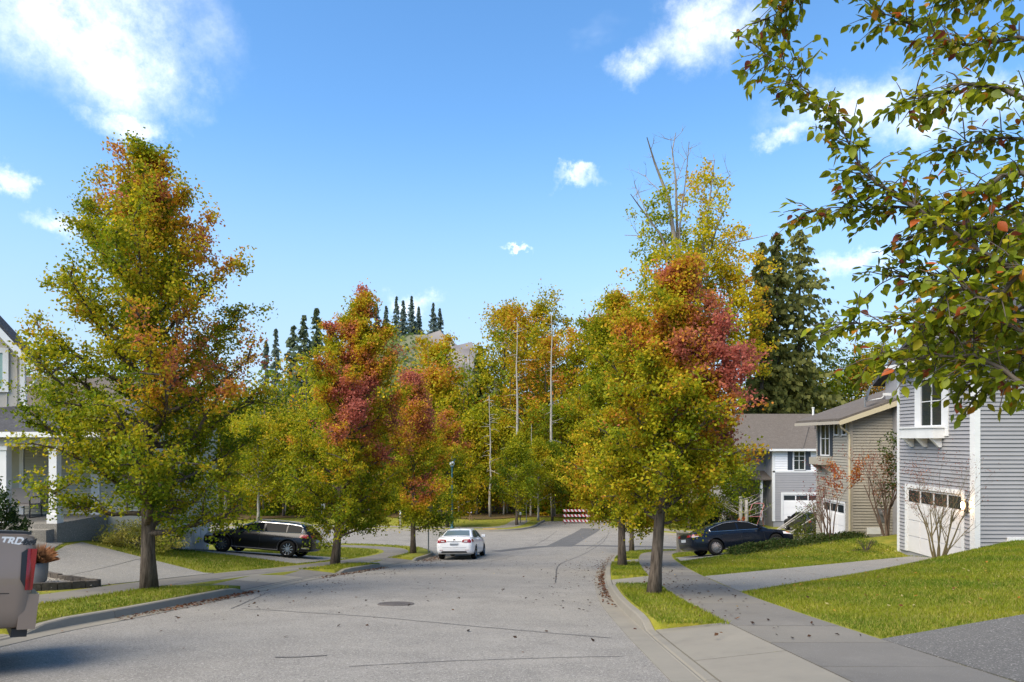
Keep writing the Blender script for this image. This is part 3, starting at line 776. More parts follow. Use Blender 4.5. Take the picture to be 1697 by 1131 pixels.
tree('street_tree', 'taller yellow green street tree second along the right verge', 3.72, 26.0, 10.2, 2.0, .16, 66000, .098, .07, 53,
     zprof([(1.6, 1.2), (2.6, 1.8), (4.1, 2.0), (6.3, 1.75), (8.0, 1.3), (9.3, .75), (10.2, .2)], 10.2, .16, 2.0), 44, 13, .85, .15,
     col_fn(.40, 0, .02, .08, 1.2, [((-.8, -.3, .35), (.4, .7, .12), .18), ((.5, 0, .95), (.6, 1, .10), .25)]), .115, (-.015, 0), ws_=W5, cj=.05)
tree('street_tree', 'street tree at the right corner half hidden behind nearer trunks', 6.1, 39.2, 8.2, 2.2, .2, 13000, .13, .09, 59, pear, 22, 8, .9, .13,
     col_fn(.42, .1, .05, .12, 1.1, [((.3, 0, .5), (.5, 1, .15), .25)]), .22)
tree('street_tree', 'small green tree beside the white mailboxes', -.2, 61.8, 7.9, 2.3, .2, 12000, .16, .11, 61, pear, 22, 8, .9, .12, col_fn(.31, 0, .05, .08, 1.0), .24)
tree('street_tree', 'pale trunked small tree right of the mailboxes', 1.75, 66.0, 7.6, 2.0, .28, 9000, .16, .11, 67, pear, 20, 7, .9, .10, col_fn(.34, 0, .05, .08, 1.0), .24, bark=M_barkw)
tree('street_tree', 'small tree left of the striped barricade', 3.1, 67.6, 7.2, 2.1, .24, 9000, .16, .11, 71, pear, 20, 7, .9, .11, col_fn(.28, .1, .05, .10, 1.0), .24)
tree('street_tree', 'orange leaved small maple behind the striped barricade', 5.8, 68.2, 5.6, 2.2, .05, 8000, .19, .14, 73, pear, 20, 7, .9, .09, col_fn(.58, .05, -.05, .16, 1.0), .25)
tree('street_tree', 'yellow green tree on the far right corner lawn', 13.5, 57.5, 7.0, 2.6, .12, 10000, .17, .12, 79, pear, 20, 7, 1.0, .13, col_fn(.33, 0, .05, .12, 1.0), .25)
tree('street_tree', 'green tree in front of the far white house', 17.5, 59.5, 6.5, 2.6, .08, 9000, .17, .12, 83, pear, 20, 7, 1.0, .13, col_fn(.24, 0, .0, .12, 1.0), .25)

# ---- woodland trees behind the junction
wide = lambda t: (.55 + 1.3 * t) if t < .35 else max(.1, 1 - ((t - .35) / .65) ** 2.4)
def wtree(label, px, Z, top, wpx, base_t, nleaf, seed, cfn, L=.30, cb=.18, bark=None, prof=wide, sig=.42, nl=22, nsub=7, tr=.2, name='woodland_tree', group=None, sparse=False, el=(25, 65), jit=.09):
    X = (px - 860) * Z / 1200.0; zg = h1(X, Z); hh = (728 - top) * Z / 1200.0 - zg; rr = wpx * Z / 1200.0 / 2
    return tree(name, label, X, Z, hh, rr, cb, nleaf, L, L * .72, seed, prof, nl, nsub, rr * .45, tr, cfn, sig, bark=bark or M_barkd, group=group, el=el, jit=jit)
yg = lambda s=0, a=.1: col_fn(.42 + s, 0, .08, a, .55)
wtree('tall pale yellow cottonwood left of the twin dead trunks', 838, 84, 497, 110, 0, 11000, 201, yg(.0), .30, .3)
wtree('tall yellow cottonwood between the twin dead trunks', 893, 86, 488, 120, 0, 12000, 202, yg(.03), .30, .3)
wtree('brown orange maple behind the twin dead trunks', 905, 79, 560, 170, 0, 14000, 203, col_fn(.50, 0, .05, .12, .5), .30, .15)
wtree('orange brown maple under the rocky hilltop', 722, 82, 560, 120, 0, 12000, 204, col_fn(.55, 0, -.05, .12, .5), .32, .2)
wtree('orange maple right of the crimson street tree', 712, 74, 610, 120, 0, 11000, 205, col_fn(.60, 0, -.05, .12, .5), .30, .15)
wtree('golden maple behind the yellow green street trees', 985, 78, 520, 130, 0, 12000, 206, col_fn(.55, 0, 0, .13, .5), .30, .2)
wtree('pale yellow alder behind the golden street tree', 790, 72, 672, 105, 0, 10000, 207, col_fn(.42, 0, .05, .06, .6), .24, .12, M_barkw, tr=.11)
wtree('pale yellow alder at the wood edge near the small sign', 760, 71, 705, 90, 0, 9000, 208, col_fn(.44, 0, .05, .06, .6), .24, .12, M_barkw, tr=.10)
wtree('pale leaved alder below the shorter dead trunk', 835, 71.5, 690, 90, 0, 9000, 209, col_fn(.40, 0, .05, .06, .6), .24, .15, M_barkw, tr=.10)
wtree('olive alder below the right dead trunk', 930, 73, 665, 120, 0, 10000, 210, col_fn(.30, 0, .05, .08, .6), .26, .12, tr=.12)
wtree('light yellow birch with white trunk beyond the black wagon', 428, 66, 700, 105, 0, 9000, 211, col_fn(.41, 0, .05, .06, .6), .22, .3, M_barkw, tr=.14)
wtree('yellow green tree between the two big left street trees', 470, 70, 690, 130, 0, 11000, 212, col_fn(.38, 0, .05, .1, .6), .24, .15, tr=.12)
wtree('green gold tree beyond the black wagon', 380, 72, 700, 140, 0, 11000, 213, col_fn(.36, 0, .05, .1, .6), .26, .15, tr=.14)
wtree('olive tree behind the leaning street tree', 560, 72, 660, 150, 0, 11000, 214, col_fn(.36, 0, .05, .1, .6), .26, .12, tr=.14)
wtree('green gold tree left of the golden street tree', 640, 72, 680, 120, 0, 10000, 215, col_fn(.38, 0, .05, .1, .6), .26, .12, tr=.14)
wtree('tall dark green tree behind the far houses', 1420, 82, 590, 170, 0, 12000, 216, col_fn(.22, 0, .1, .12, .5), .32, .1)
wtree('brown leaved tree left of the grey house roof', 1460, 78, 560, 120, 0, 6000, 217, col_fn(.55, 0, .1, .2, .5), .24, .1)
wtree('yellow green tree behind the white house chimney', 1335, 84, 640, 200, 0, 12000, 218, col_fn(.26, 0, .1, .12, .5), .32, .1)
# the big cottonwood with bare dead tops
def dead_limb(b, r, p, d, l, rad, lev):
    pts = [p]; 
    for k in range(5):
        d = (d + Vector((r.gauss(0, .12), r.gauss(0, .12), r.gauss(.03, .06)))).normalized(); pts.append(pts[-1] + d * l / 5)
    b.tube(pts, [rad * (1 - .85 * i / 5) for i in range(6)], 5, False)
    if lev:
        for k in range(4 if lev > 1 else 3):
            i = r.randint(1, 5); dd = (d * .7 + Vector((r.gauss(0, .5), r.gauss(0, .5), r.gauss(.2, .4)))).normalized(); dead_limb(b, r, pts[i], dd, l * r.uniform(.3, .55), rad * (1 - .85 * i / 5) * .55 + .008, lev - 1)
def px3(px, py, Z): return Vector(((px - 860) * Z / 1200, Z, (728 - py) * Z / 1200))
Zc = 70.0; X0 = (1150 - 860) * Zc / 1200
bt = empty('cottonwood', (X0, Zc, h1(X0, Zc))); tag(bt, 'towering cottonwood with bare dead tops above yellow leaves', 'tree')
b = MB(); rr_ = random.Random(4); inv = Vector(bt.location)
stems = [([(1150, 860), (1150, 650), (1140, 520), (1118, 400), (1108, 330), (1085, 270), (1072, 228)], .42), ([(1150, 640), (1128, 470), (1122, 380), (1120, 300), (1114, 250), (1120, 220)], .22), ([(1128, 470), (1126, 380), (1136, 300), (1142, 235)], .13),
         ([(1150, 600), (1160, 480), (1166, 400), (1176, 330), (1184, 265)], .26), ([(1176, 340), (1192, 310), (1211, 290)], .12), ([(1166, 430), (1195, 360), (1212, 330)], .10), ([(1150, 520), (1185, 440), (1205, 405), (1272, 390)], .17), ([(1165, 460), (1190, 370), (1205, 352)], .1),
         ([(1135, 500), (1095, 390), (1058, 340), (1045, 322)], .16), ([(1075, 360), (1056, 318), (1052, 305)], .06), ([(1125, 460), (1085, 392), (1035, 390)], .07), ([(1108, 330), (1075, 300), (1068, 290)], .05), ([(1122, 300), (1135, 265), (1140, 262)], .05)]
for pts, rad in stems:
    P = [px3(a, c, Zc + (i % 3 - 1) * .8) - inv for i, (a, c) in enumerate(pts)]
    n = len(P); b.tube(P, [max(.03, rad * (1 - .9 * i / (n - 1))) for i in range(n)], 7, False)
    for i in range(1, n):
        for _ in range(2):
            q = P[i - 1].lerp(P[i], rr_.random()); dd = Vector((rr_.gauss(0, .6), rr_.gauss(0, .6), rr_.uniform(.1, .9))).normalized()
            dead_limb(b, rr_, q, dd, rr_.uniform(1.0, 2.4), .03, 1)
b.build('trunk', mat('dead_wood', (.22, .19, .16), .9, var=.35, vscale=3), bt, True, fix=False)
r = np.random.default_rng(77); C = []
for (cx, cy, sx, sy, n) in ((1088, 395, 22, 55, 900), (1100, 350, 14, 26, 350), (1100, 440, 30, 30, 700), (1170, 305, 16, 22, 420), (1165, 350, 22, 28, 600), (1150, 400, 26, 30, 900), (1185, 400, 22, 20, 600), (1160, 450, 45, 28, 1800), (1120, 490, 45, 40, 2200), (1205, 470, 32, 40, 2200), (1225, 540, 26, 50, 2200), (1190, 560, 50, 50, 3000), (1120, 580, 60, 60, 3000), (1245, 590, 14, 18, 400)):
    n = int(n * 1.35); m = max(8, n // 60); cc = np.c_[r.normal(cx, sx * .8, m), r.normal(cy, sy * .8, m)]; k = r.integers(0, m, n)
    pp = cc[k] + r.normal(0, 6.0, (n, 2)); Zz = Zc + r.normal(0, 2.2, m)[k] + r.normal(0, .4, n)
    C.append(np.c_[(pp[:, 0] - 860) * Zc / 1200, Zz, (728 - pp[:, 1]) * Zc / 1200])
C = np.vstack(C) - np.array(inv)
t = .50 + .08 * np.clip(C[:, 0] / 5, -1, 1) + .10 * snoise(C, .5, 5) + r.normal(0, .07, len(C))
leaf_obj('crown', C, .30, .22, grad(t) * r.uniform(.95, 1.4, (len(C), 1)), r, bt)
# dead pale trunks
def snag(label, px, top, base, Z, rad, seed):
    X = (px - 860) * Z / 1200; o = empty('dead_tree', (X, Z, h1(X, Z))); tag(o, label, 'dead tree', 'pale dead trunks in the wood')
    rr = random.Random(seed); b = MB(); hh = (728 - top) * Z / 1200 - o.location.z
    P = [Vector((rr.gauss(0, .05), rr.gauss(0, .05), hh * i / 9)) for i in range(10)]
    b.tube(P, [max(.03, rad * (1 - .88 * i / 9)) for i in range(10)], 8); b.build('trunk', M_barkw, o, True)
    b = MB()
    for k in range(26):
        z = hh * rr.uniform(.35, .98); a = rr.uniform(0, 6.28); l = rr.uniform(.4, 1.9) * (1.2 - z / hh * .7)
        d = Vector((math.cos(a), math.sin(a), rr.uniform(-.35, .35))); p = Vector((0, 0, z)); b.tube([p, p + d * l * .5 + Vector((0, 0, .03)), p + d * l + Vector((0, 0, rr.uniform(-.3, .2)))], [.035, .02, .008], 4, False)
    tag(b.build('branch_stubs', M_barkw, o), kind='stuff')
snag('left one of the tall twin dead trunks rising bare above the wood', 857, 535, 720, 69.5, .20, 1)
snag('right one of the tall twin dead trunks rising bare above the wood', 914, 518, 720, 70, .19, 2)
snag('shortest bare dead trunk left of the twin dead trunks', 812, 655, 780, 69.2, .13, 3)

# ---- conifers
def conifer_geo(h, rad, seed, n_wh, per, spray, r_, needle, droop=.35, cb=.04, taper=.9, tops=1):
    rr = random.Random(seed); b = MB(); b.tube([(0, 0, -.3), (0, 0, h * .5), (0, 0, h * .99)], [h * .016, h * .009, .02], 7)
    C, A, T = [], [], []
    for i in range(n_wh):
        t = (i + rr.random()) / n_wh; z = h * (cb + (1 - cb) * t); Lb = rad * (1 - t) ** taper + rad * .03
        for k in range(per):
            a = rr.uniform(0, 6.283); d = Vector((math.cos(a), math.sin(a), 0)); z = h * (cb + (1 - cb) * min(.995, max(0, t + rr.gauss(0, .6) / n_wh))); l = Lb * rr.uniform(.45, 1.15); up = .25 - droop * (1 - t)
            b.tube([(0, 0, z), tuple(d * l * .5 + Vector((0, 0, z + up * l * .4))), tuple(d * l + Vector((0, 0, z + up * l * .5 - droop * l * .25)))], [.010 + .003 * l, .006, .003], 3, False)
            m = max(3, int(spray * l / rad) + 2)
            for j in range(m):
                u = (j + rr.random()) / m * .92 + .08; p = d * l * u + Vector((0, 0, z + up * l * .8 * u * (1 - .4 * u) - droop * l * .25 * u * u))
                p += Vector((rr.gauss(0, .06), rr.gauss(0, .06), rr.gauss(0, .04))) * l; C.append(tuple(p)); v = (d * .9 + Vector((rr.gauss(0, .55), rr.gauss(0, .55), -.25 - droop + rr.gauss(0, .2)))).normalized(); A.append(tuple(v)); T.append(t)
    return b, np.array(C), np.array(A), np.array(T)
def conifer(name, label, x, y, h, rad, seed, n_wh=34, per=7, spray=9, size=.55, base=(.020, .040, .014), tip=(.055, .080, .022), group=None, z=None, droop=.35, cb=.04, taper=.9, wide_=.48):
    b, C, A, T = conifer_geo(h, rad, seed, n_wh, per, spray, None, size, droop, cb, taper)
    o = empty(name, (x, y, h1(x, y) if z is None else z)); tag(o, label, 'conifer', group); b.build('trunk', M_barkd, o, fix=False)
    r = np.random.default_rng(seed); n = len(C); S = unit(np.cross(A, r.normal(0, 1, (n, 3)) + np.array([0, 0, .25]))); L = size * r.uniform(.6, 1.3, (n, 1)); W = L * wide_
    V = np.stack([C - A * L * .4, C + S * W, C + A * L * .7 + np.array([0, 0, -1]) * L * .15, C - S * W], 1).reshape(-1, 3)
    m = np.clip(r.uniform(0, 1, n) * .7 + .3 * snoise(C, .9, seed) + .15, 0, 1)[:, None]; c = np.array(base) * (1 - m) + np.array(tip) * m
    mesh_obj('crown', np_mesh('crown', V, np.arange(n * 4).reshape(-1, 4), np.repeat(c, 4, 0)), M_leaf, o); return o
for i, (px, top, w, lab) in enumerate(((1262, 402, 62, 'left one of three tall cedars behind the white house'), (1288, 386, 84, 'middle one of three tall cedars behind the white house'), (1325, 382, 120, 'right and widest of three tall cedars behind the white house'))):
    Z = 74 + i * 1.5; X = (px - 860) * Z / 1200; conifer('cedar', lab, X, Z, (728 - top) * Z / 1200 - h1(X, Z), w * Z / 1200 * 1.0, 300 + i, 70, 7, 18, .52, (.10, .115, .03), (.27, .27, .07), 'tall cedars', droop=.55, taper=.68, wide_=.46)
Z = 88; X = (795 - 860) * Z / 1200; conifer('fir_tree', 'green fir between the rocky hilltop and the left dead trunk', X, Z, (728 - 575) * Z / 1200 - h1(X, Z), 3.6, 311, 46, 8, 11, .6, (.06, .095, .03), (.15, .19, .06))
for i, (px, top, Z, rd) in enumerate(((503, 524, 96, 3.6), (524, 512, 99, 4.0), (549, 540, 92, 3.4), (486, 541, 104, 3.4))):
    X = (px - 860) * Z / 1200; conifer('fir_tree', ['dark fir left of the crimson street tree', 'dark fir just behind the crimson street tree', 'dark fir partly hidden by the crimson street tree', 'thin dark fir near the tallest left street tree'][i], X, Z, (728 - top) * Z / 1200 - h1(X, Z), rd * 1.3, 320 + i, 44, 7, 9, .6, (.08, .11, .06), (.17, .215, .11))  # needle colours lightened to stand in for distance haze
for i, (px, top, Z) in enumerate(((457, 545, 150), (441, 566, 141))):
    X = (px - 860) * Z / 1200; conifer('fir_tree', ['sparse pointed fir beyond the tallest left street tree', 'lower sparse fir beyond the tallest left street tree'][i], X, Z, (728 - top) * Z / 1200 - h1(X, Z), 3.4, 330 + i, 38, 6, 7, .75, (.11, .145, .115), (.20, .25, .18))  # farther firs: haze put into paler, bluer needle colours

# ---- hill with rock and firs
hx = np.linspace(-230, 130, 61); hy = np.linspace(210, 420, 36); HX, HY = np.meshgrid(hx, hy)
prof_ = 46 * np.exp(-((HX + 44) / 44) ** 2) + 14 * np.exp(-((HX + 120) / 60) ** 2) + 10 * np.exp(-((HX - 40) / 60) ** 2)
rock = np.exp(-((HX + 24) / 13) ** 2 - ((HY - 300) / 30) ** 2)
HZ = prof_ * np.exp(-((HY - 305) / 62) ** 2) - 7 + rock * (5 + 3.0 * np.sin(HX * .55) + 2.5 * np.sin(HX * 1.1 + HY * .3)) + 1.2 * np.sin(HX * .21) * np.sin(HY * .17)
idx = np.arange(HX.size).reshape(HX.shape); F = np.stack([idx[:-1, :-1], idx[:-1, 1:], idx[1:, 1:], idx[1:, :-1]], -1).reshape(-1, 4)
hv = np.c_[HX.ravel(), HY.ravel(), HZ.ravel()]; rk = np.clip(rock.ravel() * 1.8, 0, 1)[:, None]
hcol = np.array([.10, .11, .05]) * (1 - rk) + np.array([.27, .24, .22]) * rk
tag(mesh_obj('hill', np_mesh('hill', hv, F, hcol * np.random.default_rng(1).uniform(.7, 1.2, (len(hv), 1))), leaf_mat('hill_cover', .0, .9)), kind='structure')
def hill_z(x, y): return float(46 * math.exp(-((x + 44) / 44) ** 2) + 14 * math.exp(-((x + 120) / 60) ** 2)) * math.exp(-((y - 305) / 62) ** 2) - 7
ORD = ['first', 'second', 'third', 'fourth', 'fifth', 'sixth', 'seventh', 'eighth', 'ninth', 'tenth', 'eleventh', 'twelfth']
_hp = (624, 640, 657, 668, 682, 694, 718, 729, 606, 588); _ord = sorted(_hp)
for i, px in enumerate(_hp):
    y = 292 + (i * 7) % 19; x = (px - 860) * y / 1200; hh = (17, 15, 19, 16, 18, 15, 18, 17, 14, 19, 15, 10, 15, 14)[i]
    conifer('fir_tree', 'slender fir on the distant hilltop, %s from the left' % ORD[_ord.index(px)], x, y, hh, hh * .18, 340 + i, 34, 6, 5, .95, (.11, .155, .14), (.20, .26, .21), 'firs on the hilltop', hill_z(x, y) - .3)  # aerial haze painted into the pale blue green needles

r = np.random.default_rng(44); n = 16000; x = r.uniform(-150, 40, n); y = r.uniform(225, 330, n)
hz_ = np.array([hill_z(a, c) for a, c in zip(x, y)]); k = (hz_ > 0) & (np.exp(-((x + 24) / 13) ** 2 - ((y - 300) / 30) ** 2) < .35); x, y, hz_ = x[k], y[k], hz_[k]; n = len(x)
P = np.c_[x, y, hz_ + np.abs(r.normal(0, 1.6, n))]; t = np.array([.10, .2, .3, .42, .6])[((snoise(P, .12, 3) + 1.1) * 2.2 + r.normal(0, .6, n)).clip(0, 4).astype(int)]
tag(leaf_obj('hillside_scrub', P, 1.7, 1.4, grad(t) * .8 + np.array([.03, .04, .045]), r, None), 'scrub and small trees covering the distant hillside', 'scrub', kind='stuff')  # blue grey added to the leaf colours as hillside haze
# ---- the mass of the wood behind: stems, understorey and canopy nobody could count
r = np.random.default_rng(12); b = MB(); C, T = [], []
for k in range(300):
    Zw = r.uniform(73, 108); px = r.uniform(-150, 1750); X = (px - 860) * Zw / 1200
    if X > 18 and Zw < 78: continue
    zg = h1(X, Zw); hh = r.uniform(9, 17) * (1.15 if 560 < px < 1100 else 1.0); lean = r.normal(0, .02, 2)
    b.tube([(X, Zw, zg - .3), (X + lean[0] * hh * .5, Zw, zg + hh * .5), (X + lean[0] * hh, Zw + lean[1] * hh, zg + hh)], [r.uniform(.09, .2), .08, .02], 5, False)
    m = int(r.uniform(300, 460)); cc = np.c_[r.normal(0, 1.7, 26), r.normal(0, 1.7, 26), r.uniform(.30, 1.0, 26) * hh]; kk = r.integers(0, 26, m)
    C.append(cc[kk] + r.normal(0, .5, (m, 3)) + np.array([X, Zw, zg])); T.append(np.full(m, r.choice([.10, .2, .3, .38, .45, .6], p=[.22, .2, .2, .2, .1, .08])))
for k in range(420):                       # understorey along the edge
    Zw = r.uniform(69.5, 92); px = r.uniform(-150, 1750); X = (px - 860) * Zw / 1200
    if X > 14 and Zw < 76: continue
    m = 90; sz = r.uniform(.5, 1.5) if Zw > 72 else r.uniform(.2, .6); C.append(np.c_[r.normal(X, sz * .9, m), r.normal(Zw, sz * .6, m), h1(X, Zw) + np.abs(r.normal(0, sz * .6, m))]); T.append(np.full(m, r.choice([.08, .18, .3, .55, .75], p=[.36, .26, .18, .12, .08])))
C = np.vstack(C); T = np.concatenate(T)
wd = empty('woodland'); tag(wd, 'dense mixed autumn wood behind the junction', 'woodland', kind='stuff')
tag(b.build('stems', M_barkd, wd, fix=False), kind='stuff')
tag(leaf_obj('canopy', C, .42, .30, grad(T + .05 + r.normal(0, .07, len(C))) * r.uniform(.7, 1.35, (len(C), 1)), r, wd), kind='stuff')
b = MB()
for k in range(46):                        # pale slender stems that show at the wood edge
    Zw = r.uniform(70, 76); px = r.uniform(330, 940); X = (px - 860) * Zw / 1200; hh = r.uniform(4, 9); zg = h1(X, Zw); l = r.normal(0, .03)
    b.tube([(X, Zw, zg - .2), (X + l * hh, Zw, zg + hh)], [r.uniform(.05, .10), .03], 5, False)
tag(b.build('pale_stems', M_barkw, wd, fix=False), kind='stuff')
# ================================================================== houses
M_grey = mat('grey_siding', (.275, .27, .275), 0.7, var=.05, vscale=1.5)
M_beige = mat('beige_siding', (.315, .287, .232), 0.7, var=.06, vscale=1.5)
M_bw = mat('white_siding', (.74, .74, .75), 0.65, var=.04, vscale=1.5)
M_sage = mat('sage_siding', (.44, .42, .34), 0.7, var=.05, vscale=1.5)
M_batten = mat('taupe_boards', (.43, .395, .34), 0.7, var=.05, vscale=1.5)
M_roofg = ground_mat('shingles_grey', [(.06, .06, .064), (.09, .09, .095), (.042, .042, .046)], (4, 14), .95, .8, 18)
M_roofb = ground_mat('shingles_brown', [(.115, .098, .084), (.15, .13, .113), (.088, .075, .064)], (3, 12), .95, .8, 18)
M_cream = mat('cream_fascia', (.48, .42, .28), .6)
M_shut = mat('dark_shutter', (.035, .045, .06), .5)
M_doorw = mat('garage_door_white', (.72, .71, .70), .45, var=.03, vscale=2)
M_doorg = mat('garage_door_pale', (.60, .58, .56), .45, var=.03, vscale=2)
M_found = mat('foundation_concrete', (.30, .29, .27), .9, var=.2, vscale=3)
XF = [None]
def B(b, name, mt, root, base=None, **k):
    if XF[0]: b.v = [XF[0](p) for p in b.v]
    base = Vector(base if base is not None else root['base']); b.v = [tuple(Vector(p) - base) for p in b.v]
    o = b.build(name, mt, root, **k); return o
def house(name, label, base):
    o = empty(name, base); o['base'] = list(base); tag(o, label, 'house'); return o
def siding(root, o, u, n, w, hgt, mt, course=.127, openings=(), top=None, name='siding'):
    o, u, n = Vector(o), Vector(u), Vector(n); b = MB(); k = 0
    while k * course < hgt:
        z0, z1 = k * course, min((k + 1) * course, hgt); zm = (z0 + z1) / 2; iv = [(0.0, w)]
        if top:
            us = np.linspace(0, w, 241); ok = np.array([top(x) > z1 for x in us])
            iv = [(us[np.argmax(ok)], us[len(ok) - 1 - np.argmax(ok[::-1])])] if ok.any() else []
        for (a, c, d, e) in openings:
            if d < zm < e:
                nv = []
                for (p, q_) in iv:
                    if c <= p or a >= q_: nv.append((p, q_)); continue
                    if a > p: nv.append((p, a))
                    if c < q_: nv.append((c, q_))
                iv = nv
        for (p, q_) in iv:
            if q_ - p < .03: continue
            A, C = o + u * p, o + u * q_; Z = Vector((0, 0, 1)); z0 = k * course + .013
            b.add([A + Z * z0, C + Z * z0, C + Z * z0 + n * .040, A + Z * z0 + n * .040, A + Z * z1, C + Z * z1, C + Z * z1 + n * .006, A + Z * z1 + n * .006],
                  [(0, 1, 2, 3), (3, 2, 6, 7), (4, 7, 6, 5), (0, 3, 7, 4), (1, 5, 6, 2)])
        k += 1
    p = B(b, name, mt, root); tag(p, kind='stuff'); return p
def window(root, o, u, n, u0, u1, z0, z1, trim=.10, mt=None, vbar=True, hbar=None, sill=True, name='window', glass=None):
    o, u, n = Vector(o), Vector(u), Vector(n); Z = Vector((0, 0, 1)); mt = mt or M_white; base = root['base']
    b = MB()
    for (a, c, d, e) in ((u0 - trim, u0, z0 - trim, z1 + trim), (u1, u1 + trim, z0 - trim, z1 + trim), (u0, u1, z1, z1 + trim), (u0, u1, z0 - trim, z0)): b.obox(o, u, Z, n, a, c, d, e, -.02, .055)
    f = B(b, name, mt, root)
    B(MB().obox(o, u, Z, n, u0, u1, z0, z1, -.03, .012), 'pane', glass or M_glass, f, base)
    if vbar: B(MB().obox(o, u, Z, n, (u0 + u1) / 2 - .025, (u0 + u1) / 2 + .025, z0, z1, .013, .035), 'sash', mt, f, base)
    if hbar:
        for t in hbar: B(MB().obox(o, u, Z, n, u0, u1, z0 + (z1 - z0) * t - .014, z0 + (z1 - z0) * t + .014, .013, .030), 'muntin', mt, f, base)
    return f
def shutter(root, o, u, n, u0, u1, z0, z1):
    o, u, n = Vector(o), Vector(u), Vector(n); Z = Vector((0, 0, 1)); b = MB().obox(o, u, Z, n, u0, u1, z0, z1, .0, .05); k = z0 + .08
    while k < z1 - .08: b.obox(o, u, Z, n, u0 + .03, u1 - .03, k, k + .035, .05, .062); k += .07
    return B(b, 'shutter', M_shut, root)
def garage_door(root, o, u, n, u0, u1, z0, z1, mt, cols=4, rows=4, glass_top=True, trim=.14):
    o, u, n = Vector(o), Vector(u), Vector(n); Z = Vector((0, 0, 1)); base = root['base']
    f = B(MB().obox(o, u, Z, n, u0, u1, z0, z1, -.10, -.012), 'garage_door', mt, root)
    for i in range(rows):
        a, c = z0 + (z1 - z0) * i / rows + .012, z0 + (z1 - z0) * (i + 1) / rows - .012
        for j in range(cols):
            p, q_ = u0 + (u1 - u0) * j / cols + .03, u0 + (u1 - u0) * (j + 1) / cols - .03
            if i == rows - 1 and glass_top: B(MB().obox(o, u, Z, n, p + .02, q_ - .02, a + .07, c - .07, -.012, -.004), 'pane', M_glass, f, base)
            else: B(MB().obox(o, u, Z, n, p, q_, a, c, -.012, .012), 'panel', mt, f, base)
    b = MB().obox(o, u, Z, n, u0 - trim, u0, z0, z1 + trim, -.1, .04).obox(o, u, Z, n, u1, u1 + trim, z0, z1 + trim, -.1, .04).obox(o, u, Z, n, u0, u1, z1, z1 + trim, -.1, .045)
    B(b, 'door_trim', M_white, root); return f
def post(root, x0, x1, y0, y1, z0, z1, name='corner_board', mt=None): return B(MB().box(x0, x1, y0, y1, z0, z1), name, mt or M_white, root)
def roof_slab(root, pts, th, mt, name='roof'):
    """pts: 4 corners of the top face"""
    return B(MB().prism(pts, (0, 0, -th)), name, mt, root)

# ---- grey two-storey house on the right
fz = -4.05
g = house('house', 'grey lap sided house with white trim, window box and lit lamp, nearest on the right', (14.05, 24.5, fz))
X, y0, y1, zt = 14.05, 22.3, 26.8, 2.75
B(MB().box(X + .03, 24, y0 + .03, y1 - .03, fz - .8, -1.9 + .6).box(X + .03, 24, y0 + .03, y1 - .03, -1.29, zt), 'wall', M_grey, g)
o1, u1_, n1 = (X, y1, fz), (0, -1, 0), (-1, 0, 0); W = y1 - y0
yw = lambda y: y1 - y
siding(g, o1, u1_, n1, W, zt - fz, M_grey, .127, [(yw(26.3), yw(22.8), -1, 2.46), (yw(25.62), yw(23.62), 4.40, 6.3)])
siding(g, (X, y0, fz - .4), (1, 0, 0), (0, -1, 0), 9.9, zt - fz + .4, M_grey, .127)
garage_door(g, o1, u1_, n1, yw(26.16), yw(22.94), .02, 2.30, M_doorg, 4, 4)
window(g, o1, u1_, n1, yw(25.25), yw(24.0), 4.52, 6.1, .37, hbar=(.52,))
post(g, X - .045, X + .13, y0 - .045, y0 + .20, fz - .6, zt); post(g, X - .045, X + .1, y1 - .12, y1 + .03, fz - .4, zt)
b = MB().box(X - .42, X - .02, 23.85, 25.95, fz + 4.08, fz + 4.42).box(X - .46, X - .02, 23.80, 26.0, fz + 4.42, fz + 4.47)
wb_ = B(b, 'window_box', M_white, g)
for yy in (24.0, 24.85, 25.7):
    B(MB().prism([(X - .4, yy, fz + 4.08), (X - .03, yy, fz + 4.08), (X - .03, yy, fz + 3.78), (X - .12, yy, fz + 3.78)], (0, .12, 0)), 'bracket', M_white, wb_, g['base'])
post(g, 15.0, 15.9, y0 - .12, y0 - .03, -3.32, -3.02, 'utility_box')
roof_slab(g, [(13.6, 21.85, 2.72), (24.5, 21.85, 2.72), (24.5, 24.55, 4.2), (16.2, 24.55, 4.2)], .12, M_roofg)
roof_slab(g, [(13.6, 27.25, 2.72), (16.2, 24.55, 4.2), (24.5, 24.55, 4.2), (24.5, 27.25, 2.72)], .12, M_roofg)
B(MB().prism([(13.6, 21.85, 2.725), (16.2, 24.55, 4.203), (13.6, 27.25, 2.725)], (0, 0, -.12)), 'hip_roof', M_roofg, g)
B(MB().box(13.5, 13.6, 21.85, 27.25, 2.52, 2.68), 'eave_gutter', M_white, g)
B(MB().box(13.6, 24.5, 21.72, 21.85, 2.52, 2.70), 'gutter', M_white, g)
B(MB().box(16.7, 26, 27, 33, fz - .5, 2.7), 'rear_wing', M_grey, g)
B(MB().prism([(16.7, y0 + .2, 2.7), (16.7, 33, 2.7), (16.7, 27.5, 5.6)], (8, 0, 0)), 'gable', M_grey, g)
roof_slab(g, [(16.3, 21.9, 2.83), (25, 21.9, 2.83), (25, 27.5, 5.75), (16.3, 27.5, 5.75)], .16, M_roofg)
roof_slab(g, [(16.3, 33.4, 2.6), (16.3, 27.5, 5.75), (25, 27.5, 5.75), (25, 33.4, 2.6)], .16, M_roofg)
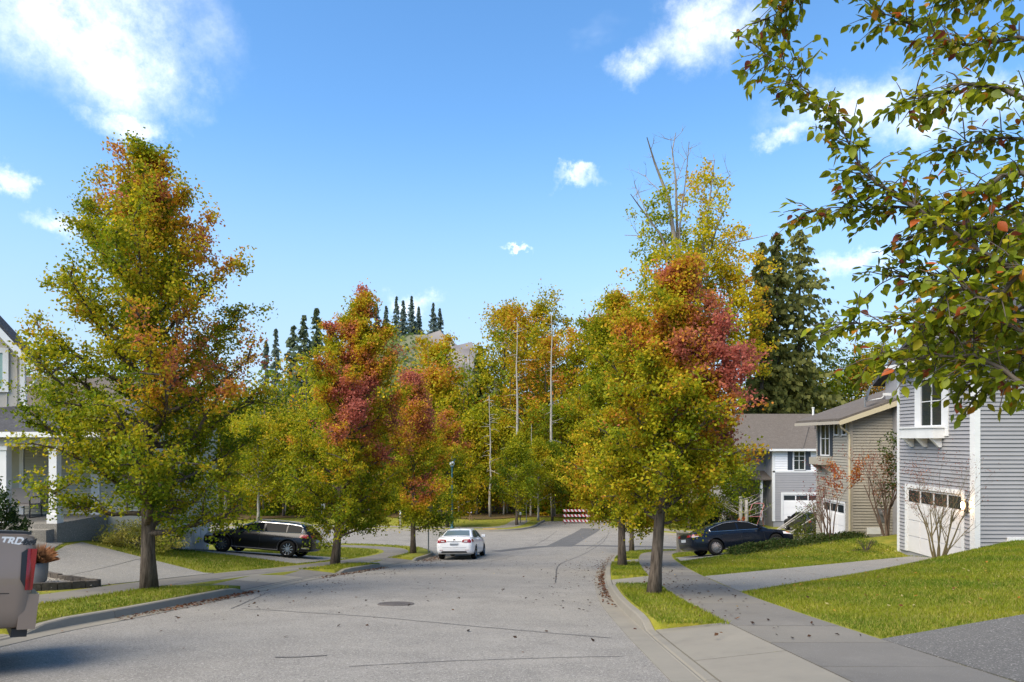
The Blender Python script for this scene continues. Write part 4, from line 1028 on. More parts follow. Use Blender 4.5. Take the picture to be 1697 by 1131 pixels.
# lit wall lantern
lan = B(MB().box(X - .10, X - .03, 22.60, 22.70, -2.30, -1.95).box(X - .24, X - .10, 22.57, 22.73, -1.95, -1.92).box(X - .24, X - .10, 22.57, 22.73, -2.22, -2.19), 'wall_lantern', M_black, g)
me_ = bpy.data.materials.new('lamp_glow'); me_.use_nodes = True; p = me_.node_tree.nodes['Principled BSDF']; p.inputs['Emission Color'].default_value = (1, .62, .28, 1); p.inputs['Emission Strength'].default_value = 9
B(MB().lathe([(.03, -2.19), (.055, -2.12), (.055, -2.02), (.03, -1.95)], 10, 'z', (X - .17, 22.65, 0)), 'bulb', me_, lan, g['base'], smooth=True)
def glow(loc, e):
    l = bpy.data.lights.new('lantern_light', 'POINT'); l.energy = e; l.color = (1, .6, .28); l.shadow_soft_size = .06
    o = bpy.data.objects.new('lantern_light', l); COL.objects.link(o); o.location = loc
glow((X - .30, 22.65, -2.08), 9)

# ---- beige house next along
fz = -5.0
g = house('house', 'beige lap sided house with satellite dish and shuttered window', (14.8, 34, fz))
X, y0, y1 = 14.8, 32.4, 36.0
B(MB().box(X + .03, 23, y0 + .03, y1, fz - .6, .75), 'wall', M_beige, g)
B(MB().prism([(X + .03, y0 + .03, .75), (23.2, y0 + .03, .75), (23.2, y0 + .03, 1.2), (19, y0 + .03, 2.35), (X + .03, y0 + .03, .95)], (0, 3.5, 0)), 'gable', M_beige, g)
yw = lambda y: y1 - y; o1, n1 = (X, y1, fz), (-1, 0, 0)
siding(g, o1, u1_, n1, y1 - y0, 5.85, M_beige, .127, [(yw(35.35), yw(32.75), -1, 2.2), (yw(35.5), yw(34.35), 4.15, 5.9), (yw(33.97), yw(33.43), 5.1, 5.92), (yw(33.14), yw(32.63), 5.1, 5.92)])
siding(g, (X, y0, fz), (1, 0, 0), (0, -1, 0), 8.2, 7.4, M_beige, .127, [], lambda u: 5.9 + .345 * u if u < 4.2 else 7.35 - .345 * (u - 4.2))
garage_door(g, o1, u1_, n1, yw(35.2), yw(32.9), .02, 2.05, M_doorw, 3, 4, trim=.1)
window(g, o1, u1_, n1, yw(35.4), yw(34.45), 4.25, 5.8, .06, hbar=(.5,))
shutter(g, o1, u1_, n1, yw(35.78), yw(35.47), 4.2, 5.85); shutter(g, o1, u1_, n1, yw(34.38), yw(34.08), 4.2, 5.85)
window(g, o1, u1_, n1, yw(33.9), yw(33.5), 5.22, 5.85, .06, vbar=False, name='small_window'); window(g, o1, u1_, n1, yw(33.07), yw(32.7), 5.22, 5.85, .06, vbar=False, name='small_window')
wb_ = B(MB().box(X - .5, X - .02, 34.2, 35.7, fz + 3.78, fz + 4.12), 'window_box', M_beige, g)
for yy in (34.35, 35.4): B(MB().prism([(X - .48, yy, fz + 3.78), (X - .03, yy, fz + 3.78), (X - .03, yy, fz + 3.4)], (0, .12, 0)), 'bracket', M_beige, wb_, g['base'])
post(g, X - .04, X + .12, y0 - .04, y0 + .14, fz, .9, mt=mat('beige_trim', (.36, .32, .26), .6))
ev, rg = (14.15, .92), (19.0, 2.62)
roof_slab(g, [(ev[0], 31.9, ev[1]), (rg[0], 31.9, rg[1]), (rg[0], 37.0, rg[1]), (ev[0], 37.0, ev[1])], .10, M_roofb)
roof_slab(g, [(23.9, 31.9, .92), (23.9, 37.0, .92), (rg[0], 37.0, rg[1]), (rg[0], 31.9, rg[1])], .10, M_roofb)
B(MB().prism([(ev[0], 31.88, ev[1] - .10), (rg[0], 31.88, rg[1] - .10), (rg[0], 31.88, rg[1] - .36), (ev[0], 31.88, ev[1] - .30)], (0, .06, 0)), 'rake_board', M_cream, g)
B(MB().box(14.08, 14.2, 31.95, 37.0, .66, .80), 'gutter', mat('beige_trim', (.36, .32, .26), .6), g)
B(MB().tube([(14.2, 32.05, .70), (14.3, 32.1, .5), (14.72, 32.3, .25), (14.76, 32.33, 0), (14.76, 32.33, fz + .3)], .045, 6), 'downpipe', M_cream, g)
B(MB().box(16.0, 16.5, y0 - .05, y0 - .02, -3.72, -3.12).lathe([(.12, -.2), (.12, -.02)], 14, 'y', (16.25, y0, -3.3)), 'electric_meter', mat('meter_grey', (.2, .2, .2), .5, .4), g)
post(g, 15.55, 16.15, y0 - .07, y0 - .02, -4.25, -3.95, 'vent_cover')
ds = empty('satellite_dish', (15.6, 32.5, 1.40)); tag(ds, 'dark satellite dish with arm on the beige house roof', 'satellite dish')
b = MB(); rows = []
for i in range(6):
    rr = .40 * i / 5; rows.append([(rr * math.cos(a) * .92, -.10 * (1 - (rr / .4) ** 2) * -1, rr * math.sin(a) + .55) for a in np.linspace(0, 2 * math.pi, 21)])
dsh = b.grid(rows).build('dish', mat('dish_grey', (.10, .11, .12), .5, .3), ds, True); dsh.rotation_euler = (R(14), 0, R(68)); dsh.location = (-.05, 0, .1)
MB().tube([(.12, 0, -.25), (-.05, .02, .05), (-.06, .02, .5)], .03, 6).build('mast', M_alloy, ds)
MB().tube([(-.03, .02, .3), (.5, -.35, .42), (.62, -.42, .55)], .022, 6).box(.55, .85, -.5, -.36, .52, .64).build('feed_arm', M_white, ds)

# ---- white house with dark shutters across the junction
fz = -6.8
g = house('house', 'white and grey house with brown roof and dark shutters across the junction', (24, 60, fz))
Y = 60.0
B(MB().box(21.08, 31, Y + .03, 70, fz - .6, -.85).box(18.2, 21.1, 62, 70, fz - .6, -.85), 'wall', M_grey, g)
siding(g, (21.05, Y, fz), (1, 0, 0), (0, -1, 0), 9.9, 4.05, M_grey, .2, [(.65, 6.2, -1, 2.4)]); siding(g, (21.05, Y, fz + 4.15), (1, 0, 0), (0, -1, 0), 9.9, 1.8, M_bw, .2, [(1.75, 2.75, -.1, 1.6)], name='upper_siding')
post(g, 20.98, 21.2, Y - .05, Y + .1, fz, -.85); B(MB().box(21.0, 31, Y - .05, Y + .02, fz + 4.03, fz + 4.17), 'belt_board', M_white, g)
garage_door(g, (21.05, Y, fz), (1, 0, 0), (0, -1, 0), .85, 6.0, .02, 2.2, M_doorw, 5, 4, trim=.2)
window(g, (21.05, Y, fz), (1, 0, 0), (0, -1, 0), 1.72, 2.58, 4.3, 5.75, .07, hbar=(.5, .75)); shutter(g, (21.05, Y, fz), (1, 0, 0), (0, -1, 0), 1.2, 1.6, 4.25, 5.8); shutter(g, (21.05, Y, fz), (1, 0, 0), (0, -1, 0), 2.7, 3.1, 4.25, 5.8)
B(MB().box(20.6, 31.5, Y - .55, Y - .42, -.98, -.80), 'gutter', M_white, g)
roof_slab(g, [(18.0, Y - .45, -.82), (31.5, Y - .45, -.82), (31.5, 66, 2.30), (18.0, 66, 2.30)], .15, M_roofb); roof_slab(g, [(18.0, 71, -.82), (18.0, 66, 2.30), (31.5, 66, 2.30), (31.5, 71, -.82)], .15, M_roofb)
roof_slab(g, [(20.6, Y - .4, -.74), (23.4, Y - .4, -.74), (25.4, 63.4, 1.15), (23.6, 63.4, 1.15)], .08, M_roofb, 'hip_roof')
B(MB().lathe([(.09, 2.0), (.09, 2.75), (.13, 2.76), (.13, 2.85)], 10, 'z', (26.4, 65.0, 0)), 'flue', M_white, g)
for xx, yy, zz in ((25.6, 62.6, .9), (26.3, 61.5, .3)): B(MB().lathe([(.05, 0), (.05, .4)], 8, 'z', (xx, yy, zz - .05)), 'vent_pipe', M_black, g)
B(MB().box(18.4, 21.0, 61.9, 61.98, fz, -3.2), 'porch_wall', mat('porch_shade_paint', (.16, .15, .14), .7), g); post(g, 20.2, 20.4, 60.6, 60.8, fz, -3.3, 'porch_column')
roof_slab(g, [(18.0, 60.3, -3.3), (21.0, 60.3, -3.3), (21.0, 62, -2.7), (18.0, 62, -2.7)], .12, M_roofb, 'porch_roof')

# ---- left house with porch
fz = -2.6
g = house('house', 'sage green house with gable and covered porch at the left edge', (-17, 25, fz))
Y = 25.0
B(MB().box(-27, -17.3, Y + .1, 26.5, fz - 1, 1.1).box(-17.1, -12.9, Y + .03, 31, fz - 1, 1.1), 'wall', M_sage, g)
siding(g, (-27, Y, fz), (1, 0, 0), (0, -1, 0), 14.1, 3.65, M_sage, .1, [(9.2, 9.95, -1, 2.3)])
post(g, -17.22, -17.08, Y - .05, Y, fz, 1.05); post(g, -12.98, -12.82, Y - .05, Y + .1, fz, 1.05); post(g, -14.75, -14.45, Y - .06, Y, fz, .9, 'pilaster')
_c, _s = math.cos(R(20)), math.sin(R(20))
XF[0] = lambda p: (-17.1 + (p[0] + 17.1) * _c - (p[1] - 25) * _s, 25 + (p[0] + 17.1) * _s + (p[1] - 25) * _c, p[2])
B(MB().prism([(-27, Y + .02, 1.05), (-17.1, Y + .02, 1.05), (-17.1, Y + .02, 2.75), (-21, Y + .02, 7.5), (-27, Y + .02, 7.5 - 1.22 * 6)], (0, .3, 0)), 'gable_wall', M_batten, g)
b = MB()
for i in range(28):
    x = -17.3 - i * .3
    if -19.1 < x < -17.45: b.box(x - .02, x + .02, Y - .012, Y + .02, 1.1, 1.6).box(x - .02, x + .02, Y - .012, Y + .02, 3.15, 2.7 + 1.22 * (-17.1 - x))
    elif x > -24.7: b.box(x - .02, x + .02, Y - .012, Y + .02, 1.1, 2.7 + 1.22 * min(-17.1 - x, x + 24.9))
tag(B(b, 'battens', M_batten, g), kind='stuff')
post(g, -17.2, -17.06, Y - .03, Y + .1, 1.1, 2.8)
window(g, (-20, Y, 0), (1, 0, 0), (0, -1, 0), 1.05, 2.3, 1.78, 2.95, .17, vbar=False, glass=mat('curtained_glass', (.22, .33, .30), .15, spec=.7))
for s, xa, za in ((1, -16.55, 2.55), (-1, -25.45, 2.55)):
    pk = (-21.0, 2.55 + 1.22 * 4.45)
    roof_slab(g, [(xa, Y - .55, za), (pk[0], Y - .55, pk[1]), (pk[0], 25.9, pk[1]), (xa, 25.9, za)], .12, M_roofg)
    B(MB().prism([(xa, Y - .6, za - .12), (pk[0], Y - .6, pk[1] - .12), (pk[0], Y - .6, pk[1] - .46), (xa, Y - .6, za - .42)], (0, .06, 0)), 'rake_board', M_white, g)
B(MB().tube([(-16.6, Y - .3, 2.25), (-16.7, Y - .3, 1.95), (-17.0, Y - .1, 1.7), (-17.03, Y - .09, 1.2), (-16.9, Y - .25, 1.0)], .045, 6), 'downpipe', M_white, g)
XF[0] = None
roof_slab(g, [(-27, 22.15, .22), (-12.6, 22.15, .22), (-12.6, Y, 1.16), (-27, Y, 1.16)], .12, M_roofg, 'porch_roof')
B(MB().box(-27, -12.6, 22.02, 22.15, .06, .22), 'gutter', M_white, g); B(MB().box(-27, -12.7, 22.3, 22.6, -.22, .06), 'porch_beam', M_batten, g)
for x in (-15.93, -14.38):
    c = post(g, x - .12, x + .12, 22.33, 22.57, fz, -.2, 'porch_column'); post(g, x - .16, x + .16, 22.29, 22.61, -.34, -.22, 'column_cap'); post(g, x - .16, x + .16, 22.29, 22.61, fz, fz + .28, 'column_base')
B(MB().box(-27, -14.2, 22.25, Y, fz - .9, fz), 'porch_floor', M_aggr, g)
B(MB().box(-15.2, -14.3, 21.9, 22.25, fz - .9, fz - .16), 'porch_step', M_aggr, g)
bn = empty('porch_bench', (-16.6, 24.1, fz)); tag(bn, 'dark metal glider bench on the porch of the left house', 'bench')
M_cush = mat('bench_mesh', (.30, .26, .23), .8)
MB().box(-.55, .5, -.28, .28, .40, .46).build('seat', M_cush, bn); MB().prism([(-.55, .24, .46), (-.55, .30, .46), (-.55, .42, .95), (-.55, .36, .95)], (1.05, 0, 0)).build('backrest', M_cush, bn)
for s in (-.58, .53):
    MB().tube([(s, .34, .92), (s, .2, .68), (s, -.22, .68), (s, -.32, .58), (s, -.30, .40)], .025, 6).build('armrest', M_black, bn); MB().tube([(s, -.28, .42), (s, -.34, .02), (s, -.1, .0), (s, .28, .0), (s, .26, .42)], .025, 6).build('leg', M_black, bn)

# ---- house behind the big left tree
fz = -4.45
g = house('house', 'pale house with brown roof and white garage door behind the tallest left tree', (-17, 31, fz))
B(MB().box(-27, -13.83, 29.63, 32.3, fz - .8, -1.35).box(-30, -17.5, 31, 36, fz - .6, .7), 'wall', M_bw, g)
siding(g, (-27, 29.6, fz), (1, 0, 0), (0, -1, 0), 13.2, 3.1, M_grey, .127); siding(g, (-30, 31, -1.2), (1, 0, 0), (0, -1, 0), 12.5, 1.9, M_bw, .127, name='upper_siding')
siding(g, (-13.8, 29.6, fz), (0, 1, 0), (1, 0, 0), 2.7, 3.1, M_bw, .127, [(.2, 2.6, -1, 2.3)], name='front_siding')
garage_door(g, (-13.8, 29.6, fz), (0, 1, 0), (1, 0, 0), .3, 2.5, .02, 2.15, M_doorw, 3, 4, False, trim=.1)
post(g, -13.9, -13.74, 29.54, 29.7, fz - .3, -1.35)
roof_slab(g, [(-27, 29.2, -1.4), (-13.4, 29.2, -1.4), (-13.4, 31, -.6), (-27, 31, -.6)], .12, M_roofb, 'garage_roof'); roof_slab(g, [(-13.4, 32.7, -1.4), (-27, 32.7, -1.4), (-27, 31, -.6), (-13.4, 31, -.6)], .12, M_roofb, 'garage_roof')
roof_slab(g, [(-30.5, 30.4, .68), (-17.1, 30.4, .68), (-17.1, 33.5, 2.9), (-30.5, 33.5, 2.9)], .14, M_roofb); roof_slab(g, [(-17.1, 36.6, .68), (-30.5, 36.6, .68), (-30.5, 33.5, 2.9), (-17.1, 33.5, 2.9)], .14, M_roofb)
B(MB().prism([(-17.5, 31, .7), (-17.5, 36, .7), (-17.5, 33.5, 2.7)], (-.3, 0, 0)), 'gable_wall', M_bw, g)
lan = B(MB().box(-15.75, -15.65, 29.45, 29.58, -2.75, -2.35), 'wall_lantern', M_black, g)
B(MB().lathe([(.04, -2.7), (.07, -2.6), (.07, -2.45), (.04, -2.38)], 10, 'z', (-15.7, 29.38, 0)), 'bulb', me_, lan, g['base'], smooth=True)
# ================================================================== vehicles
from mathutils.bvhtree import BVHTree
def cat_ring(P, n):
    """smooth open curve through 2-D points"""
    P = np.array(P, float); Q = np.vstack([2 * P[0] - P[1], P, 2 * P[-1] - P[-2]]); out = []
    for i in range(1, len(Q) - 2):
        for t in np.linspace(0, 1, n, endpoint=False):
            p0, p1, p2, p3 = Q[i - 1:i + 3]; out.append(.5 * ((2 * p1) + (-p0 + p2) * t + (2 * p0 - 5 * p1 + 4 * p2 - p3) * t * t + (-p0 + 3 * p1 - 3 * p2 + p3) * t ** 3))
    out.append(P[-1]); return np.array(out)
class Car:
    """x forward, y left, z up; origin on the ground in the middle"""
    def __init__(s, name, label, cat, paint, stations, arches, wheel_r, arch_r, track):
        s.root = empty(name); tag(s.root, label, cat); s.paint = paint
        S = np.array(stations, float)           # x, zb, zs, ztop, w, wt
        x0, x1 = S[0, 0], S[-1, 0]; s.S = S
        q = np.sort(np.unique(np.r_[np.linspace(x0, x1, 46), S[:, 0]])); rows = []
        for x in q:
            zb, zs, zt, w, wt = [np.interp(x, S[:, 0], S[:, k]) for k in range(1, 6)]
            d = zs - zb; half = [(0, zb), (w * .80, zb), (w * .955, zb + .06), (w * .99, zb + .28 * d), (w, zb + .55 * d), (w * .975, zb + .82 * d), (wt, zs - .02), (wt - .09, zs + .25 * (zt - zs)), (0, zt)]
            hp = cat_ring(half, 3); hp[:, 0] = np.clip(hp[:, 0], 0, None)
            rows.append([(x, -y, z) for y, z in hp[1:-1]][::1] + [(x, 0, hp[-1][1])] + [(x, y, z) for y, z in hp[1:-1][::-1]] + [(x, 0, hp[0][1])])
        b = MB(); n = len(rows[0])
        for r_ in rows: b.v += r_
        for i in range(len(rows) - 1):
            for k in range(n): k2 = (k + 1) % n; b.f.append((i * n + k, i * n + k2, (i + 1) * n + k2, (i + 1) * n + k))
        b.f += [tuple(range(n)), tuple(range((len(rows) - 1) * n, len(rows) * n))]
        s.body = b.build('body', paint, s.root, True)
        c = MB()
        for ax in arches:
            for sd_ in (-1, 1): c.lathe([(arch_r, min(sd_ * 1.3, sd_ * (track - .17))), (arch_r, max(sd_ * 1.3, sd_ * (track - .17)))], 28, 'y', (ax, 0, wheel_r + .02))
        co = c.build('cutter', None)
        m = s.body.modifiers.new('arch', 'BOOLEAN'); m.object = co; m.operation = 'DIFFERENCE'; m.solver = 'EXACT'
        dg = bpy.context.evaluated_depsgraph_get(); me = bpy.data.meshes.new_from_object(s.body.evaluated_get(dg)); s.body.modifiers.clear()
        old = s.body.data; s.body.data = me; bpy.data.meshes.remove(old); bpy.data.objects.remove(co)
        me.polygons.foreach_set('use_smooth', np.ones(len(me.polygons), bool))
        try: me.set_sharp_from_angle(angle=R(40))
        except Exception: pass
        if not me.materials: me.materials.append(paint)
        bm = bmesh.new(); bm.from_mesh(me); s.bvh = BVHTree.FromBMesh(bm); bm.free()
    def decal(s, side, quad, mt, name, off=.008, nu=6, nv=3, parent=None, th=.0):
        """sheet laid on the body; quad = 4 corners (a, b) in the side's plane"""
        rows = []; Q = [np.array(p, float) for p in quad]
        for i in range(nu + 1):
            row = []
            for j in range(nv + 1):
                u, v = i / nu, j / nv; p = (Q[0] * (1 - u) + Q[1] * u) * (1 - v) + (Q[3] * (1 - u) + Q[2] * u) * v
                o, d = {'rear': ((-6, p[0], p[1]), (1, 0, 0)), 'front': ((6, p[0], p[1]), (-1, 0, 0)), 'left': ((p[0], 4, p[1]), (0, -1, 0)), 'right': ((p[0], -4, p[1]), (0, 1, 0)), 'top': ((p[0], p[1], 4), (0, 0, -1))}[side]
                h = s.bvh.ray_cast(Vector(o), Vector(d))
                q = h[0] if h[0] is not None else (s.bvh.find_nearest(Vector((max(-2.4, min(2.4, o[0])), max(-.9, min(.9, o[1])), o[2]))))[0]
                row.append(tuple(Vector(q) - Vector(d) * off))
            rows.append(row)
        return MB().grid(rows).build(name, mt, parent or s.root, True)
    def both(s, quad, mt, name, **k):
        s.decal('left', quad, mt, name, **k); s.decal('right', quad, mt, name, **k)
    def cabin(s, prof, wr, glass, side_cuts, ws, rw, chrome=None, roof_mat=None):
        """prof = roofline (x, z) front to back; side_cuts = [(x0, x1)] side windows; ws, rw = x ranges of the screens"""
        P = np.array(prof, float)[::-1]; S = s.S; zmax = P[:, 1].max()
        zr = lambda x: float(np.interp(x, P[:, 0], P[:, 1])); zb = lambda x: float(np.interp(x, S[:, 0], S[:, 2])) - .015; wb = lambda x: float(np.interp(x, S[:, 0], S[:, 5])) - .015
        def yy(x, z): return wb(x) + (wr - wb(x)) * max(0, min(1, (z - zb(x)) / (zmax - zb(x))))
        xs = np.linspace(P[0, 0] + .01, P[-1, 0] - .01, 40); rows = []
        for x in xs:
            t = max(zr(x), zb(x) + .015); w = yy(x, t); half = [(yy(x, zb(x)), zb(x) - .06), (yy(x, zb(x) + .5 * (t - zb(x))) + .004, zb(x) + .5 * (t - zb(x))), (w, t - .045), (w - .05, t - .012), (w * .55, t + .008), (0, t + .014)]
            rows.append([(x, -y, z) for y, z in half] + [(x, y, z) for y, z in half[::-1][1:]])
        s.cab = MB().grid(rows).build('cabin', roof_mat or s.paint, s.root, True)
        for (xa, xb) in side_cuts:
            for sg in (-1, 1):
                rows = []
                for x in np.linspace(xa, xb, 10):
                    lo = zb(x) + .045; hi = max(lo + .01, min(zr(x) - .075, zmax - .095)); rows.append([(x, sg * (yy(x, lo + (hi - lo) * v) + .008), lo + (hi - lo) * v) for v in (0, .35, .7, 1)])
                MB().grid(rows).build('side_window', glass, s.root, True)
        if chrome:
            xa, xb = side_cuts[0][0], side_cuts[-1][1]; xa, xb = min(xa, xb, *[c for k in side_cuts for c in k]), max(c for k in side_cuts for c in k)
            for sg in (-1, 1):
                lo, hi = [], []
                for x in np.linspace(xa - .04, xb + .05, 22):
                    l = zb(x) + .03; h = max(l, min(zr(x) - .06, zmax - .08)); lo.append((x, sg * (yy(x, l) + .010), l)); hi.append((x, sg * (yy(x, h) + .010), h))
                MB().tube(lo + hi[::-1] + lo[:1], .013, 5).build('window_trim', chrome, s.root, fix=False)
        for nm, (xa, xb) in (('windscreen', ws), ('rear_window', rw)):
            rows = []
            for x in np.linspace(xa, xb, 9):
                t = zr(x); w = yy(x, t) - .10; rows.append([(x, w * v, t + .014 - .010 * abs(v) + .008) for v in np.linspace(-1, 1, 9)])
            MB().grid(rows).build(nm, glass, s.root, True)
        s.zr, s.yy, s.zb = zr, yy, zb
    def wheels(s, axles, r, track, rim, spokes=10, w=.11):
        for ax in axles:
            for sg in (-1, 1):
                wl_ = empty('wheel', (ax, sg * track, r), parent=s.root)
                MB().lathe([(r * .70, -w), (r * .93, -w), (r, -w * .65), (r, w * .65), (r * .93, w), (r * .70, w)], 28, 'y', cap=False).build('tyre', M_rubber, wl_, True)
                b = MB().lathe([(r * .71, -w * .9), (r * .71, w * .2), (r * .66, w * .25), (r * .66, -w * .9)], 24, 'y', (0, 0, 0), cap=False); b.lathe([(r * .17, sg * w * .3), (r * .15, sg * w * .72)], 12, 'y')
                for k in range(spokes):
                    a = 2 * math.pi * k / spokes; u = Vector((math.cos(a), 0, math.sin(a))); v = Vector((-math.sin(a), 0, math.cos(a))); nn = Vector((0, sg, 0)); b.obox((0, 0, 0), u, v, nn, r * .1, r * .71, -r * .045, r * .045, w * .35, w * .68)
                b.lathe([(r * .72, sg * w * .5), (r * .69, sg * w * .9), (r * .65, sg * w * .5)], 24, 'y', cap=False); b.build('rim', rim, wl_)
                MB().lathe([(r * .62, -w * .5), (r * .62, sg * w * .1)], 20, 'y').build('brake_disc', mat('brake_shadow', (.03, .03, .03), .6), wl_)
    def mirrors(s, x, z, y, mt):
        for sg in (-1, 1): MB().prism([(x, sg * y, z), (x + .12, sg * (y + .02), z - .01), (x + .10, sg * (y + .20), z), (x, sg * (y + .20), z + .03), (x - .02, sg * (y + .02), z + .03)], (0, 0, .13)).build('mirror', mt, s.root, False)
    def place(s, x, y, yaw, surf, wb, track):
        c, q = math.cos(yaw), math.sin(yaw); f = surf(x + c * wb / 2, y + q * wb / 2); r_ = surf(x - c * wb / 2, y - q * wb / 2); l = surf(x - q * track, y + c * track); g_ = surf(x + q * track, y - c * track)
        s.root.location = (x, y, (f + r_) / 2); s.root.rotation_euler = (math.atan2(l - g_, 2 * track), -math.atan2(f - r_, wb), yaw)
M_tint = mat('tinted_car_glass', (.008, .009, .010), .05, spec=.07)
M_tint2 = mat('light_car_glass', (.10, .13, .13), .05, spec=.5)
M_pblack = mat('black_car_paint', (.005, .005, .006), .25, spec=.3, coat=.25)
M_pnavy = mat('navy_car_paint', (.004, .007, .014), .25, spec=.3, coat=.25)
M_pwhite = mat('white_car_paint', (.80, .80, .80), .3, coat=.8)
M_pgrey = mat('grey_car_paint', (.03, .03, .032), .3, coat=.6)
M_ptan = mat('tan_truck_paint', (.20, .150, .115), .35, coat=.6)
M_clad = mat('grey_cladding', (.035, .035, .037), .6)
M_plate = mat('number_plate', (.42, .45, .48), .5)
M_dark = mat('seam_dark', (.003, .003, .003), .7)
def road_s(x, y):
    q = float(road_sd(np.array([x]), np.array([y]))[0]); return road_z(x, y) + .004 if q > -.3 else h1(x, y) + .018
def seams(c, xs, z0, z1, sides=('left', 'right')):
    for x in xs:
        for sd_ in sides: c.decal(sd_, [(x, z0), (x + .014, z0), (x + .014, z1), (x, z1)], M_dark, 'door_seam', .004, 1, 5)
def handles(c, xs, z, mt):
    for x in xs: c.both([(x, z), (x + .2, z), (x + .2, z + .035), (x, z + .035)], mt, 'door_handle', off=.03, nu=2, nv=1)

M_rail = mat('roof_rail_satin', (.30, .30, .31), .6, .0, spec=.2)
# ---- black wagon on the left driveway (nose to the garage)
c = Car('estate_car', 'black estate car with roof rails parked nose-in on the left driveway', 'car', M_pblack,
        [(-2.37, .42, .80, .82, .62, .56), (-2.33, .36, .92, .95, .76, .70), (-2.22, .30, 1.02, 1.06, .86, .78), (-1.95, .25, 1.03, 1.08, .915, .82), (-1.2, .22, 1.0, 1.06, .925, .84), (0, .22, .97, 1.02, .92, .83), (.95, .22, .95, 1.02, .92, .82), (1.55, .23, .88, .97, .91, .80), (2.0, .26, .80, .90, .86, .74), (2.28, .32, .70, .78, .74, .62), (2.38, .42, .60, .64, .55, .46)], (-1.41, 1.41), .345, .40, .80)
c.cabin([(1.12, .98), (.25, 1.39), (-.3, 1.46), (-1.2, 1.45), (-1.85, 1.40), (-2.26, 1.06)], .60, M_tint, [(-1.88, -1.28), (-1.22, -.32), (-.24, .72)], (1.05, .30), (-1.93, -2.22), M_chrome)
c.wheels((-1.41, 1.41), .345, .80, M_alloy, 10); c.mirrors(.62, .98, .84, M_pblack)
for sg in (-1, 1):
    MB().tube([(x, sg * .55, c.zr(x) + (.05 if -1.7 < x < .0 else -.0)) for x in np.linspace(.1, -1.8, 14)], .016, 6).build('roof_rail', M_rail, c.root)
c.both([(-2.25, .84), (-1.85, .86), (-1.92, .98), (-2.2, .99)], M_red, 'tail_lamp'); c.decal('rear', [(-.72, .84), (-.36, .86), (-.36, .96), (-.72, .98)], M_red, 'tail_lamp'); c.decal('rear', [(.36, .86), (.72, .84), (.72, .98), (.36, .96)], M_red, 'tail_lamp')
c.decal('rear', [(-.26, .68), (.26, .68), (.26, .80), (-.26, .80)], M_plate, 'number_plate', .012)
c.both([(-2.3, .40), (-2.0, .40), (-2.0, .47), (-2.3, .47)], M_chrome, 'bumper_trim')
c.both([(1.85, .66), (2.24, .62), (2.22, .72), (1.9, .76)], M_clear, 'headlamp'); c.both([(2.05, .52), (2.25, .52), (2.25, .56), (2.05, .56)], M_amber, 'marker_lamp')
c.both([(-1.0, .27), (1.0, .27), (1.0, .30), (-1.0, .30)], M_chrome, 'sill_trim', off=.012)
for ax in (-1.41, 1.41):
    for sg in (-1, 1):
        b = MB(); rows = []
        for a in np.linspace(-.25, math.pi + .25, 18):
            rr_2 = []
            for rad in (.395, .455):
                x, z = ax + rad * math.cos(a), .365 + rad * math.sin(a); h = c.bvh.ray_cast(Vector((x, sg * 4, z)), Vector((0, -sg, 0))); yv = h[0].y if h[0] is not None else sg * .9; rr_2.append((x, yv + sg * .012 if abs(yv) > .7 else sg * .9, z))
            rows.append(rr_2)
        b.grid(rows).build('arch_cladding', M_clad, c.root, True)
seams(c, (-1.05, -.20, .85), .32, .94); handles(c, (-1.0, -.05), .86, M_pblack)
c.place(-11.12, 31.3, R(177), road_s, 2.82, .8)

# ---- navy sedan on the right driveway
c = Car('sedan', 'dark navy sedan parked nose-up on the right driveway', 'car', M_pnavy,
        [(-2.48, .46, .84, .86, .58, .52), (-2.43, .38, .96, .99, .76, .66), (-2.28, .30, 1.03, 1.06, .86, .74), (-1.9, .24, 1.02, 1.07, .915, .80), (-1.2, .20, .99, 1.05, .92, .83), (0, .19, .96, 1.0, .92, .83), (.95, .19, .93, .99, .92, .82), (1.5, .20, .86, .95, .91, .80), (2.0, .23, .77, .87, .86, .74), (2.3, .30, .66, .74, .74, .60), (2.40, .40, .56, .60, .52, .44)], (-1.41, 1.41), .34, .385, .80)
c.cabin([(1.15, .96), (.25, 1.36), (-.25, 1.435), (-.85, 1.40), (-1.35, 1.27), (-1.95, 1.05)], .585, M_tint, [(-1.52, -1.22), (-1.18, -.30), (-.22, .74)], (1.07, .32), (-1.08, -1.82), M_chrome)
c.wheels((-1.41, 1.41), .34, .80, M_alloy, 16); c.mirrors(.64, .95, .84, M_pnavy)
c.both([(-2.40, .86), (-1.95, .90), (-2.02, .97), (-2.36, .97)], M_red, 'tail_lamp'); c.both([(-2.38, .84), (-2.1, .87), (-2.1, .89), (-2.38, .87)], M_clear, 'reversing_lamp', off=.012)
for sg in (-1, 1): c.decal('rear', [(sg * .40, .86), (sg * .70, .86), (sg * .70, .96), (sg * .40, .94)], M_red, 'tail_lamp')
c.decal('rear', [(-.26, .66), (.26, .66), (.26, .78), (-.26, .78)], M_plate, 'number_plate', .012)
c.both([(1.78, .66), (2.22, .60), (2.2, .68), (1.8, .76)], M_clear, 'headlamp'); c.both([(1.95, .70), (2.16, .66), (2.16, .70), (1.95, .745)], M_amber, 'marker_lamp', off=.014)
c.both([(-1.0, .23), (1.0, .23), (1.0, .255), (-1.0, .255)], M_chrome, 'sill_trim', off=.012); seams(c, (-1.1, -.22, .86), .30, .92); handles(c, (-1.05, -.08), .84, M_pnavy)
c.place(9.75, 32.15, R(10), road_s, 2.82, .8)

